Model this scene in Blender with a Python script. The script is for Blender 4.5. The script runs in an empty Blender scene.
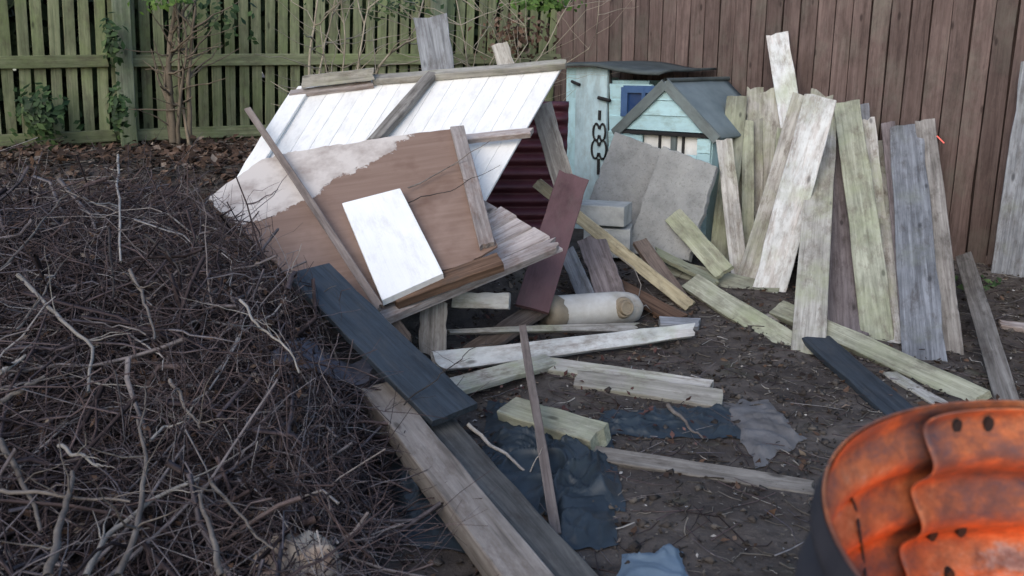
import bpy, math, random
import numpy as np
from mathutils import Vector, Matrix, noise

random.seed(7)
RNG = np.random.default_rng(7)
scene = bpy.context.scene
col = scene.collection

# ------------------------------------------------------------------ camera
CAM_H, PITCH, FPX = 1.40, math.radians(14.0), 900.0
cam_data = bpy.data.cameras.new("camera")
cam_data.sensor_width = 36.0
cam_data.lens = FPX / 1024.0 * 36.0
cam_data.clip_start = 0.05
cam_data.clip_end = 300
cam_data.dof.use_dof = True
cam_data.dof.focus_distance = 4.6
cam_data.dof.aperture_fstop = 5.0
cam = bpy.data.objects.new("camera", cam_data)
cam.location = (0, 0, CAM_H)
cam.rotation_euler = (math.radians(90) - PITCH, 0, 0)
col.objects.link(cam)
scene.camera = cam

# ------------------------------------------------------------------ world + sun (dusk, soft overcast)
SUN_EL, SUN_AZ = math.radians(32), math.radians(205)      # azimuth clockwise from +Y
world = bpy.data.worlds.new("World")
scene.world = world
world.use_nodes = True
wn = world.node_tree
bg = wn.nodes["Background"]
sky = wn.nodes.new("ShaderNodeTexSky")
sky.sky_type = 'NISHITA'
sky.sun_disc = False
sky.sun_elevation = SUN_EL
sky.sun_rotation = SUN_AZ
sky.dust_density = 1.5
sky.air_density = 1.0
wn.links.new(sky.outputs[0], bg.inputs[0])
bg.inputs[1].default_value = 0.15
sun_data = bpy.data.lights.new("sun", 'SUN')
sun_data.energy = 0.5
sun_data.angle = math.radians(40)
sun_data.color = (1.0, 0.975, 0.95)
sun = bpy.data.objects.new("sun", sun_data)
sd = Vector((math.sin(SUN_AZ) * math.cos(SUN_EL), math.cos(SUN_AZ) * math.cos(SUN_EL), math.sin(SUN_EL)))
sun.rotation_euler = (-sd).to_track_quat('-Z', 'Y').to_euler()
col.objects.link(sun)
scene.view_settings.view_transform = 'Standard'
scene.view_settings.look = 'None'
scene.view_settings.exposure = 0.74
scene.view_settings.gamma = 1.0
scene.render.engine = 'CYCLES'

# ------------------------------------------------------------------ coordinates
CP, SP = math.cos(PITCH), math.sin(PITCH)
CAMP = Vector((0, 0, CAM_H))
def ray(u, v):
    a, b = (u - 512) / FPX, (288 - v) / FPX
    return Vector((a, CP + b * SP, -SP + b * CP))
def at(u, v, Y):
    r = ray(u, v); return CAMP + r * (Y / r.y)
def atz(u, v, z):
    r = ray(u, v); return CAMP + r * ((z - CAM_H) / r.z)
def onp(u, v, p, n):
    r = ray(u, v); return CAMP + r * ((Vector(p) - CAMP).dot(n) / r.dot(n))
def depth(p):
    return (Vector(p) - CAMP).dot(Vector((0, CP, -SP)))
def sm(x):
    x = min(1.0, max(0.0, x)); return x * x * (3 - 2 * x)

# right fence line: FA + s*FD, normal towards camera FN
FA = Vector((0.43, 8.10, 0)); FD = Vector((0.744, -0.669, 0)).normalized(); FN = Vector((-FD.y * -1, -FD.x, 0))
FN = Vector((-0.669, -0.744, 0)).normalized()
# left fence line
LA = Vector((0.42, 8.11, 0)); LD = Vector((-0.894, -0.447, 0)).normalized(); LN = Vector((0.447, -0.894, 0)).normalized()

def brush_edge(y): return -0.27 - 0.25 * (y - 2.3) - .42 * max(0.0, y - 3.45)
def brush_h(x, y):
    return (0.70 * sm((y - 1.35) / 2.9) + 0.10) * sm((brush_edge(y) - x) / 0.42) * sm((5.5 - y) / 1.2) * sm((y - 1.0) / .8)
def gz(x, y):
    z = 0.14 * sm((y - 4.2) / 1.8)
    z = max(z, brush_h(x, y) * 0.42 - 0.03)
    z = max(z, 0.80 * sm((-0.75 - x) / 0.9) * sm((y - 4.4) / 1.2))          # leaf heap against the left fence
    z = max(z, 0.62 * math.exp(-(((x + 0.50) / 0.62) ** 2 + ((y - 5.15) / 0.55) ** 2)))   # rubble under the panels
    z = max(z, 0.10 * math.exp(-(((x + 0.55) / 0.55) ** 2 + ((y - 4.15) / 0.45) ** 2)))
    n = noise.noise(Vector((x * 1.3, y * 1.3, 0))) * 0.02 + noise.noise(Vector((x * 6, y * 6, 3))) * 0.010
    n += noise.noise(Vector((x * 17, y * 17, 9))) * 0.006
    return z + n

# ------------------------------------------------------------------ materials
class NT:
    def __init__(s, name):
        s.m = bpy.data.materials.new(name); s.m.use_nodes = True
        s.t = s.m.node_tree; s.b = s.t.nodes["Principled BSDF"]
    def n(s, typ, **kw):
        nd = s.t.nodes.new(typ)
        for k, v in kw.items():
            if k.startswith("i_"): nd.inputs[k[2:].replace("_", " ")].default_value = v
            else: setattr(nd, k, v)
        return nd
    def l(s, a, b): s.t.links.new(a, b)
    def coord(s, scale=(1, 1, 1), rand=True, kind="Object"):
        tc = s.n("ShaderNodeTexCoord"); mp = s.n("ShaderNodeMapping"); mp.inputs["Scale"].default_value = scale
        if rand:
            oi = s.n("ShaderNodeObjectInfo"); ad = s.n("ShaderNodeVectorMath", operation='MULTIPLY_ADD')
            s.l(oi.outputs["Random"], ad.inputs[0]); ad.inputs[1].default_value = (37, 53, 71)
            s.l(tc.outputs[kind], ad.inputs[2]); s.l(ad.outputs[0], mp.inputs[0])
        else: s.l(tc.outputs[kind], mp.inputs[0])
        return mp.outputs[0]
    def noise(s, vec, scale, detail=4, rough=.6, dist=0.0):
        nd = s.n("ShaderNodeTexNoise"); nd.inputs["Scale"].default_value = scale
        nd.inputs["Detail"].default_value = detail; nd.inputs["Roughness"].default_value = rough
        nd.inputs["Distortion"].default_value = dist
        s.l(vec, nd.inputs["Vector"]); return nd.outputs["Fac"]
    def ramp(s, fac, stops, interp='LINEAR'):
        r = s.n("ShaderNodeValToRGB"); r.color_ramp.interpolation = interp
        e = r.color_ramp.elements
        while len(e) < len(stops): e.new(0.5)
        for q, (p, c) in zip(e, stops):
            q.position = p; q.color = (c, c, c, 1) if not hasattr(c, "__len__") else (*c, 1)
        s.l(fac, r.inputs[0]); return r.outputs[0]
    def mix(s, fac, a, b, mode='MIX'):
        m = s.n("ShaderNodeMix", data_type='RGBA', blend_type=mode)
        for sock, v in ((0, fac), (6, a), (7, b)):
            if hasattr(v, "is_output"): s.l(v, m.inputs[sock])
            elif sock == 0: m.inputs[0].default_value = v
            else: m.inputs[sock].default_value = (*v, 1)
        return m.outputs[2]
    def bump(s, h, strength=.4, dist=.003):
        b = s.n("ShaderNodeBump"); b.inputs["Strength"].default_value = strength; b.inputs["Distance"].default_value = dist
        s.l(h, b.inputs["Height"]); s.l(b.outputs[0], s.b.inputs["Normal"])
    def vary(s, c, lo=.8, hi=1.2, src="object"):
        if src == "object":
            o = s.n("ShaderNodeObjectInfo").outputs["Random"]
        else: o = s.n("ShaderNodeNewGeometry").outputs["Random Per Island"]
        mr = s.n("ShaderNodeMapRange"); mr.inputs["To Min"].default_value = lo; mr.inputs["To Max"].default_value = hi
        s.l(o, mr.inputs[0]); hs = s.n("ShaderNodeHueSaturation"); s.l(mr.outputs[0], hs.inputs["Value"])
        s.l(c, hs.inputs["Color"]); return hs.outputs[0]
    def done(s, c, rough=.8, spec=.3, metal=0.0):
        if hasattr(c, "is_output"): s.l(c, s.b.inputs["Base Color"])
        else: s.b.inputs["Base Color"].default_value = (*c, 1)
        s.b.inputs["Roughness"].default_value = rough; s.b.inputs["Specular IOR Level"].default_value = spec
        s.b.inputs["Metallic"].default_value = metal
        return s.m

def wood(name, c1, c2, dirt=(.07, .055, .045), dirt_amt=.35, moss=None, moss_amt=.5, grain=28, paint=None, paint_amt=.6,
         rough=.85, vary=(.66, 1.10), knots=True, spec=.2, grainy=.55, blotch=(.62, 1.22)):
    s = NT(name)
    g = s.coord((1.2, grain, grain)); o = s.coord((1, 1, 1)); st = s.coord((1, 4, 4))
    gr = s.noise(g, 1.6, 6, .65, .6)
    c = s.ramp(gr, [(.25, tuple(x * .55 for x in c1)), (.42, c1), (.68, c2)])
    c = s.mix(s.ramp(s.noise(s.coord((2.5, 60, 60)), 2.2, 3), [(.56, 0), (.75, grainy)]), c, tuple(x * .35 for x in c1))
    if paint:
        f = s.ramp(s.noise(st, 5.0, 8, .7), [(1 - paint_amt - .06, 0), (1 - paint_amt + .04, 1)])
        c = s.mix(f, c, paint)
    if moss:
        f = s.ramp(s.noise(o, 2.6, 7, .7), [(.62 - moss_amt * .35, 0), (.80 - moss_amt * .2, .85)])
        c = s.mix(f, c, moss)
    c = s.mix(1.0, c, s.ramp(s.noise(s.coord((1, 2.2, 2.2)), 3.4, 8, .7), [(.3, blotch[0]), (.5, 1.0), (.7, blotch[1])]), 'MULTIPLY')
    f = s.ramp(s.noise(s.coord((1, 2.5, 2.5)), 6.0, 9, .75), [(.50, 0), (.68, min(.95, dirt_amt * 1.7))])
    c = s.mix(f, c, dirt)
    if knots:
        v = s.n("ShaderNodeTexVoronoi"); v.inputs["Scale"].default_value = 3.2
        s.l(s.coord((1.0, 2.6, 2.6)), v.inputs["Vector"])
        c = s.mix(s.ramp(v.outputs["Distance"], [(.05, .8), (.11, 0)]), c, tuple(x * .3 for x in c1))
    c = s.vary(c, *vary)
    s.bump(gr, .5, .004)
    return s.done(c, rough, spec)

M = {}
M['fence_green'] = wood('algae_green_fence_wood', (.138, .155, .090), (.225, .24, .145), moss=(.15, .19, .08), moss_amt=.5, dirt_amt=.35, vary=(.75, 1.2))
M['fence_post'] = wood('grey_green_post_wood', (.15, .18, .13), (.24, .27, .20), moss=(.14, .19, .09), moss_amt=.5, dirt_amt=.3)
M['fence_brown'] = wood('brown_stained_fence_wood', (.108, .076, .069), (.160, .118, .108), dirt=(.06, .044, .040), dirt_amt=.35, moss=(.135, .125, .105), moss_amt=.38, vary=(.76, 1.18), blotch=(.7, 1.15), grain=22)
M['fence_gap_shade'] = wood('dark_fence_gap_shade', (.04, .027, .024), (.06, .042, .038), dirt_amt=.3)  # dark tone for the shade between the fence boards
M['grey'] = wood('weathered_grey_wood', (.22, .20, .18), (.38, .36, .33), dirt_amt=.4)
M['greyblue'] = wood('blue_grey_wood', (.20, .21, .23), (.36, .38, .41), dirt_amt=.35, moss=(.2, .22, .17), moss_amt=.25)
M['pale'] = wood('pale_weathered_wood', (.42, .40, .365), (.60, .585, .55), dirt=(.17, .14, .11), dirt_amt=.55, moss=(.33, .36, .22), moss_amt=.5)
M['mossy'] = wood('mossy_pale_wood', (.29, .295, .225), (.44, .445, .35), dirt=(.15, .13, .10), dirt_amt=.45, moss=(.27, .295, .175), moss_amt=.5)
M['tan'] = wood('tan_grey_wood', (.30, .285, .25), (.45, .43, .385), dirt=(.15, .125, .10), dirt_amt=.5, moss=(.27, .29, .17), moss_amt=.45)
M['pink'] = wood('pinkish_weathered_wood', (.36, .31, .29), (.56, .51, .49), dirt=(.20, .12, .09), dirt_amt=.5)
M['mauve'] = wood('mauve_grey_wood', (.18, .15, .15), (.31, .27, .27), dirt_amt=.4)
M['white_plank'] = wood('white_painted_plank', (.40, .38, .36), (.6, .58, .56), paint=(.56, .57, .56), paint_amt=.5, dirt=(.20, .17, .14), dirt_amt=.45, moss=(.36, .39, .28), moss_amt=.3)
M['white_sheet'] = wood('white_painted_board', (.5, .48, .46), (.6, .58, .56), paint=(.84, .83, .80), paint_amt=.97, dirt=(.50, .48, .46), dirt_amt=.25, knots=False, rough=.55, vary=(.95, 1.03), spec=.3, blotch=(.93, 1.03))
M['drawer_white'] = wood('bright_white_board', (.55, .53, .5), (.6, .58, .56), paint=(.84, .84, .83), paint_amt=.95, dirt=(.45, .42, .38), dirt_amt=.2, knots=False, rough=.5, vary=(1, 1), spec=.35, blotch=(.95, 1.03))
M['darkbrown'] = wood('dark_brown_wood', (.075, .045, .03), (.16, .10, .07), dirt_amt=.4)
M['brownwood'] = wood('brown_wood', (.14, .105, .085), (.24, .19, .16), dirt_amt=.4)
M['maroon'] = wood('maroon_painted_board', (.10, .05, .05), (.16, .09, .09), paint=(.175, .10, .105), paint_amt=.72, dirt=(.2, .15, .14), dirt_amt=.22, knots=False, rough=.6)
M['navy'] = wood('blue_black_plank', (.026, .034, .043), (.045, .058, .074), dirt=(.09, .085, .08), dirt_amt=.2, rough=.6, knots=False, vary=(1, 1), spec=.35)
M['beam_light'] = wood('light_sawn_beam', (.30, .265, .235), (.41, .375, .345), dirt=(.16, .125, .105), dirt_amt=.45, grain=20)
M['beam_dark'] = wood('dark_old_beam', (.085, .085, .082), (.17, .165, .155), dirt=(.05, .04, .035), dirt_amt=.4, grain=20)
M['stick'] = wood('thin_grey_brown_lath', (.19, .155, .14), (.29, .25, .225), dirt_amt=.2, knots=False)
M['yellow'] = wood('yellowish_lath', (.30, .26, .17), (.42, .38, .27), dirt_amt=.35)
M['blue_siding'] = wood('pale_blue_painted_siding', (.3, .38, .4), (.4, .45, .47), paint=(.42, .62, .66), paint_amt=.85, dirt=(.25, .33, .30), dirt_amt=.4, knots=False, rough=.6, vary=(.92, 1.05), blotch=(.8, 1.08))
M['door_blue'] = wood('faded_blue_door_paint', (.3, .37, .4), (.4, .46, .48), paint=(.44, .58, .62), paint_amt=.75, dirt=(.33, .38, .38), dirt_amt=.4, knots=False, rough=.6, vary=(.97, 1.03))
M['trim_grey'] = wood('grey_green_trim_paint', (.10, .12, .115), (.15, .175, .17), paint=(.155, .185, .185), paint_amt=.7, dirt_amt=.2, knots=False, rough=.6)

# brown plywood with a ragged area of pale paint left at its upper left edge
s = NT('peeling_plywood')
tc = s.n("ShaderNodeTexCoord"); sep = s.n("ShaderNodeSeparateXYZ"); s.l(tc.outputs["Object"], sep.inputs[0])
nz = s.noise(tc.outputs["Object"], 3.2, 9, .72)
gr = s.noise(s.coord((1.3, 22, 5), rand=False), 1.5, 6, .65, .5)
base = s.ramp(gr, [(.25, (.175, .115, .088)), (.5, (.215, .145, .113)), (.75, (.255, .18, .145))])
base = s.mix(s.ramp(s.noise(tc.outputs["Object"], 3.5, 6, .65), [(.5, 0), (.72, .7)]), base, (.12, .065, .045))
base = s.mix(s.ramp(s.noise(tc.outputs["Object"], 1.6, 5, .6), [(.50, 0), (.68, .55)]), base, (.33, .24, .20))
def lin(ax, ay, k, noise_amt):
    m1 = s.n("ShaderNodeMath", operation='MULTIPLY'); s.l(sep.outputs[0], m1.inputs[0]); m1.inputs[1].default_value = ax
    m2 = s.n("ShaderNodeMath", operation='MULTIPLY_ADD'); s.l(sep.outputs[1], m2.inputs[0]); m2.inputs[1].default_value = ay; s.l(m1.outputs[0], m2.inputs[2])
    m3 = s.n("ShaderNodeMath", operation='MULTIPLY_ADD'); s.l(nz, m3.inputs[0]); m3.inputs[1].default_value = noise_amt; s.l(m2.outputs[0], m3.inputs[2])
    m4 = s.n("ShaderNodeMath", operation='ADD'); s.l(m3.outputs[0], m4.inputs[0]); m4.inputs[1].default_value = k
    return m4.outputs[0]
PEEL = lin
pf = s.ramp(lin(-.62, 1.0, -.50, .6), [(.0, 0), (.015, 1)])
base = s.mix(pf, base, s.ramp(s.noise(tc.outputs["Object"], 5, 7, .65), [(.35, (.34, .29, .26)), (.55, (.56, .51, .47))]))
s.bump(pf, .5, .004)
M['plywood'] = s.done(base, .7, .25)

def simple(name, stops, scale=3, rough=.8, spec=.25, bump=.4, bd=.004, detail=7, kind="Object", rand=True, metal=0.0, vary=None):
    s = NT(name); v = s.coord((1, 1, 1), rand=rand, kind=kind); f = s.noise(v, scale, detail, .65)
    c = s.ramp(f, stops)
    if vary: c = s.vary(c, *vary)
    s.bump(s.noise(v, scale * 8, 5, .6), bump, bd)
    return s.done(c, rough, spec, metal)
M['slab'] = simple('grey_concrete', [(.3, (.15, .15, .155)), (.42, (.25, .25, .258)), (.55, (.32, .32, .325)), (.7, (.40, .40, .40))], 6, bump=.5)
s = NT('weathered_grey_slab'); v = s.coord((1, 1, 1)); c = s.ramp(s.noise(v, 6, 8, .7), [(.30, (.19, .195, .19)), (.5, (.27, .275, .27)), (.7, (.33, .335, .325))])
c = s.mix(s.ramp(s.noise(v, 60, 5, .7), [(.55, 0), (.68, .6)]), c, (.12, .115, .11))
c = s.mix(s.ramp(s.noise(s.coord((1, 3, 3)), 3, 7, .75), [(.62, 0), (.70, .5)]), c, (.15, .14, .125))
s.bump(s.noise(v, 45, 6, .7), .8, .005); M['slab'] = s.done(c, .9, .2)
M['block'] = simple('pale_concrete_block', [(.3, (.25, .26, .25)), (.6, (.42, .43, .42))], 7, bump=.8)
M['felt'] = simple('dark_roofing_felt', [(.3, (.045, .055, .055)), (.65, (.085, .10, .10))], 6, bump=.5)
M['felt_blue'] = simple('blue_grey_roofing_felt', [(.3, (.12, .155, .17)), (.65, (.19, .235, .25))], 4, bump=.5)
M['tarp'] = simple('blue_black_plastic_sheet', [(.3, (.014, .020, .026)), (.6, (.030, .042, .053)), (.8, (.06, .072, .083))], 5, rough=.45, spec=.4, bump=.3)
M['grey_cloth'] = simple('grey_dirty_cloth', [(.3, (.07, .065, .062)), (.6, (.16, .155, .155))], 7, bump=.5)
M['blue_rag'] = simple('blue_rag', [(.3, (.09, .13, .17)), (.7, (.17, .23, .29))], 5, bump=.4)
M['lilac_rag'] = simple('grey_lilac_cloth', [(.3, (.06, .06, .075)), (.7, (.15, .15, .185))], 6, bump=.4)
M['iron_and_gap_black'] = simple('iron_and_gap_black', [(.3, (.012, .012, .013)), (.7, (.03, .028, .028))], 9, rough=.6)  # also used for the shade in the door gap and rivet holes
M['cream_plastic'] = simple('dirty_cream_plastic', [(.3, (.24, .21, .17)), (.48, (.44, .42, .38)), (.7, (.58, .57, .54))], 5, rough=.5)
M['tan_end'] = simple('dirty_tan_plastic', [(.3, (.17, .14, .10)), (.7, (.32, .27, .20))], 6, rough=.7)
M['window_blue'] = simple('blue_painted_frame', [(.3, (.04, .085, .19)), (.7, (.07, .13, .26))], 6, rough=.5)
M['window_dark'] = simple('dark_window_glass', [(.3, (.012, .03, .09)), (.7, (.02, .05, .14))], 3, rough=.15, spec=.5)
M['white_plaster'] = simple('white_flaking_sill', [(.3, (.5, .5, .48)), (.6, (.75, .75, .73))], 6)
M['stump'] = simple('cream_pink_cut_wood', [(.3, (.20, .12, .10)), (.5, (.42, .34, .27)), (.7, (.55, .50, .42))], 7, bump=.8)
M['corrugated'] = simple('maroon_corrugated_iron', [(.3, (.055, .016, .022)), (.6, (.11, .032, .042)), (.8, (.15, .06, .065))], 5, rough=.5, spec=.4)
M['ember'] = NT('glowing_ember').m
e = M['ember'].node_tree.nodes["Principled BSDF"]
e.inputs["Base Color"].default_value = (.05, .01, .004, 1); e.inputs["Emission Color"].default_value = (1, .22, .03, 1); e.inputs["Emission Strength"].default_value = 2.5
M['flame'] = NT('flame').m
e = M['flame'].node_tree.nodes["Principled BSDF"]
e.inputs["Base Color"].default_value = (.3, .08, .01, 1); e.inputs["Emission Color"].default_value = (1, .33, .05, 1); e.inputs["Emission Strength"].default_value = 5

# rusted steel: blued grey bands over orange rust
s = NT('rusted_burnt_steel'); v = s.coord((1, 1, 1), rand=False)
f1 = s.noise(s.coord((1, 1, 2.2), rand=False), 4.5, 8, .68); f2 = s.noise(v, 26, 6, .7)
c = s.ramp(f1, [(.36, (.085, .060, .070)), (.44, (.24, .10, .07)), (.52, (.50, .15, .055)), (.58, (.56, .22, .10)), (.63, (.45, .34, .29)), (.72, (.20, .11, .10))])
c = s.mix(s.ramp(s.noise(v, 75, 4, .7), [(.42, 0), (.7, .65)]), c, (.30, .09, .035))
c = s.mix(s.ramp(f2, [(.46, 0), (.66, .7)]), c, (.13, .06, .045))
s.bump(f2, .8, .003)
M['rust'] = s.done(c, .65, .4, .25)
s = NT('shade_black_steel'); v = s.coord((1, 1, 1), rand=False)
c = s.ramp(s.noise(v, 6, 7, .65), [(.35, (.014, .014, .020)), (.7, (.035, .032, .038))]); s.bump(s.noise(v, 30, 5), .4, .002)
M['shade_steel'] = s.done(c, .7, .3)  # near-black, shadow on the drum's outside put into the colour

# soil
s = NT('dark_garden_soil'); tc = s.n("ShaderNodeTexCoord"); v = tc.outputs["Object"]
a = s.noise(v, 2.2, 8, .65); b = s.noise(v, 38, 6, .7); d = s.noise(v, 9, 7, .65)
c = s.ramp(a, [(.32, (.046, .038, .034)), (.50, (.088, .074, .065)), (.68, (.155, .133, .117))])
c = s.mix(s.ramp(d, [(.48, 0), (.70, .7)]), c, (.030, .026, .025))
c = s.mix(s.ramp(b, [(.57, 0), (.72, .7)]), c, (.20, .175, .15))
c = s.mix(s.ramp(s.noise(v, 3.2, 6, .6), [(.58, 0), (.70, .45)]), c, (.05, .062, .026))
s.bump(b, .9, .012); M['soil'] = s.done(c, .95, .15)

def island_mat(name, stops, rough=.85, tr=0.0):
    s = NT(name); g = s.n("ShaderNodeNewGeometry")
    c = s.ramp(g.outputs["Random Per Island"], stops, 'LINEAR')
    tc = s.n("ShaderNodeTexCoord"); f = s.ramp(s.noise(tc.outputs["Object"], 25, 4), [(.35, .65), (.65, 1.15)])
    c = s.mix(1.0, c, f, 'MULTIPLY')
    return s.done(c, rough, .15)
M['twig'] = island_mat('dark_dead_twigs', [(0, (.026, .020, .022)), (.35, (.072, .053, .054)), (.6, (.11, .082, .082)), (.8, (.115, .102, .112)), (.94, (.19, .17, .172)), (1, (.32, .30, .29))])
M['branch'] = simple('grey_brown_bark', [(.3, (.075, .062, .055)), (.6, (.16, .14, .125)), (.8, (.25, .23, .21))], 14, bump=.8, vary=(.75, 1.25))
M['branch_pale'] = simple('pale_grey_bark', [(.3, (.17, .155, .14)), (.6, (.30, .28, .26)), (.8, (.40, .385, .36))], 14, bump=.8, vary=(.8, 1.2))
M['branch_dark'] = simple('dark_bark', [(.3, (.02, .018, .017)), (.7, (.06, .05, .047))], 14, bump=.8)
M['shrub'] = simple('tan_bare_stems', [(.3, (.17, .145, .105)), (.6, (.32, .285, .225))], 9, bump=.6, vary=(.8, 1.2))
M['climber'] = simple('brown_climber_bark', [(.3, (.09, .072, .052)), (.6, (.19, .155, .115))], 9, bump=.6, vary=(.7, 1.2))
M['leaf_brown'] = island_mat('fallen_brown_leaves', [(0, (.03, .021, .017)), (.45, (.075, .046, .032)), (.8, (.13, .08, .055)), (1, (.23, .19, .155))])
M['ivy'] = island_mat('dark_ivy_leaves', [(0, (.012, .028, .012)), (.6, (.03, .06, .022)), (1, (.075, .12, .045))], .5)
M['backdrop'] = island_mat('dark_backdrop_leaves', [(0, (.018, .030, .014)), (1, (.05, .075, .035))], .7)  # leaves of the screen added to darken the paling gaps
M['green_leaf'] = island_mat('green_leaves', [(0, (.04, .08, .02)), (.6, (.07, .14, .03)), (1, (.12, .2, .05))], .6)
M['chip'] = island_mat('wood_chips_and_straw', [(0, (.05, .043, .037)), (.5, (.10, .088, .076)), (.88, (.20, .18, .155)), (1, (.45, .43, .40))])
M['clod'] = island_mat('soil_lumps', [(0, (.03, .025, .022)), (.6, (.07, .06, .053)), (1, (.13, .115, .10))])
M['leaf_red'] = island_mat('reddish_dead_leaves', [(0, (.04, .02, .018)), (.6, (.09, .045, .04)), (1, (.15, .09, .08))])

# ------------------------------------------------------------------ object helpers
W = {}
def link(o, parent=None, mat=None, matrix=None):
    col.objects.link(o)
    matrix = matrix or Matrix.Identity(4)
    W[o.name] = matrix
    if parent is not None:
        o.parent = parent; o.matrix_basis = W[parent.name].inverted() @ matrix
    else: o.matrix_basis = matrix
    if mat is not None and o.data is not None and not o.data.materials: o.data.materials.append(mat)
    return o
def tag(o, label=None, cat=None, group=None, kind=None):
    for k, v in (("label", label), ("category", cat), ("group", group), ("kind", kind)):
        if v: o[k] = v
    return o
def root(name, loc, label, cat, group=None, rot=None):
    m = Matrix.Translation(loc)
    if rot is not None: m = m @ rot
    o = bpy.data.objects.new(name, None); o.empty_display_size = .1
    link(o, None, None, m); return tag(o, label, cat, group)
def mesh(name, verts, faces, smooth=False):
    me = bpy.data.meshes.new(name); me.from_pydata([tuple(v) for v in verts], [], [tuple(f) for f in faces]); me.update()
    if smooth: me.polygons.foreach_set("use_smooth", [True] * len(me.polygons))
    return me
def np_mesh(name, V, F, smooth=False):
    """V (n,3) F (m,k) arrays"""
    me = bpy.data.meshes.new(name); V = np.asarray(V, np.float32); F = np.asarray(F, np.int32); k = F.shape[1]
    me.vertices.add(len(V)); me.vertices.foreach_set("co", V.ravel())
    me.loops.add(F.size); me.loops.foreach_set("vertex_index", F.ravel())
    me.polygons.add(len(F)); me.polygons.foreach_set("loop_start", np.arange(0, F.size, k, dtype=np.int32))
    me.update(calc_edges=True); me.validate()
    if smooth: me.polygons.foreach_set("use_smooth", np.ones(len(me.polygons), bool))
    return me
def obj(name, me, mat, parent=None, matrix=None):
    return link(bpy.data.objects.new(name, me), parent, mat, matrix)

def frame(A, B, face):
    """matrix with X along A->B, Z the face normal"""
    A, B = Vector(A), Vector(B); x = (B - A).normalized(); n = Vector(face); z = (n - x * n.dot(x)).normalized(); y = z.cross(x)
    m = Matrix((x, y, z)).transposed().to_4x4(); m.translation = (A + B) / 2
    return m

def plank_mesh(L, w, t, seed=0, nseg=9, warp=.006, rag=.008, taper=(1, 1), chip=.05):
    r = random.Random(seed); c = min(min(w, t) * .10, .004); k = .5 * w - c
    cols = [-k, -k * .55, -k * .1, k * .4, k]
    sec = [(y, -.5*t) for y in cols] + [(.5*w, -.5*t + c), (.5*w, .5*t - c)] + [(y, .5*t) for y in reversed(cols)] + [(-.5*w, .5*t - c), (-.5*w, -.5*t + c)]
    n = len(sec); V = []; b1, b2 = r.uniform(-1, 1) * warp * L, r.uniform(-1, 1) * warp * L * .6; tw = r.uniform(-.04, .04)
    ends = {e: [r.uniform(-.45, .45) * rag + (r.random() < .15) * -rag * 1.2 for _ in range(7)] for e in (0, nseg)}; skew = {e: r.uniform(-.6, .6) * rag for e in (0, nseg)}
    for i in range(nseg + 1):
        q = i / nseg; x = (q - .5) * L; kk = taper[0] * (1 - q) + taper[1] * q
        bow = 4 * q * (1 - q); a = tw * (q - .5)
        cl, cr = (r.random() < .35) * r.uniform(0, chip) * w, (r.random() < .35) * r.uniform(0, chip) * w
        for j, (y, z) in enumerate(sec):
            yy = y * kk
            if y > .4 * w: yy -= cl
            elif y < -.4 * w: yy += cr
            if i in ends:
                cidx = min(range(5), key=lambda m: abs(cols[m] - y)); sg = 1 if i else -1
                e = sg * (ends[i][cidx] + skew[i] * y / w * 4 + r.uniform(-.15, .15) * rag)
            else: e = r.uniform(-.2, .2) * rag
            V.append((x + e, yy * math.cos(a) - z * math.sin(a) + b2 * bow + r.uniform(-1, 1) * .0012, z * math.cos(a) + yy * math.sin(a) + b1 * bow))
    F = []
    for i in range(nseg):
        for j in range(n):
            m = (j + 1) % n; F.append((i*n + m, i*n + j, i*n + n + j, i*n + n + m))
    for o, fl in ((0, False), (nseg * n, True)):                # end caps as strips between top and bottom columns
        top = [o + 11 - m for m in range(5)]; bot = [o + m for m in range(5)]
        caps = [(bot[m], bot[m + 1], top[m + 1], top[m]) for m in range(4)] + [(bot[4], o + 5, o + 6, top[4]), (o + 13, bot[0], top[0], o + 12)]
        F += [f if fl else tuple(reversed(f)) for f in caps]
    F = [tuple(reversed(f)) if False else f for f in F]
    return mesh("plank", V, F)

def plank(name, A, B, w, t, mat, face=None, label=None, cat="plank", group=None, parent=None, seed=None, **kw):
    A, B = Vector(A), Vector(B)
    if face is None: face = CAMP - (A + B) / 2
    m = frame(A, B, face); z = m.col[2].to_3d(); m.translation -= z * t / 2
    seed = seed if seed is not None else (hash((round(A.x, 3), round(B.y, 3))) & 0xffff)
    o = obj(name, plank_mesh((B - A).length, w, t, seed, **kw), M[mat], parent, m)
    if label: tag(o, label, cat, group)
    return o
def pw(px, p): return px * depth(p) / FPX

def box(name, lo, hi, mat, parent, matrix=None, bev=.004):
    """chamfered box in the frame `matrix` (world)"""
    lo, hi = Vector(lo), Vector(hi); c = (lo + hi) / 2; d = hi - lo
    ax = max(range(3), key=lambda i: d[i]); R = [Matrix.Identity(3), Matrix(((0, -1, 0), (1, 0, 0), (0, 0, 1))), Matrix(((0, 0, -1), (0, 1, 0), (1, 0, 0)))][ax]
    L, w, t = [(d.x, d.y, d.z), (d.y, d.x, d.z), (d.z, d.y, d.x)][ax]
    me = plank_mesh(L, w, t, int(abs(c.x * 977 + c.y * 331 + c.z * 131) * 100) & 0xffff, 3, .0008, .0015, chip=.01)
    return obj(name, me, mat, parent, (matrix or Matrix.Identity(4)) @ Matrix.Translation(c) @ R.to_4x4())

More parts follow.
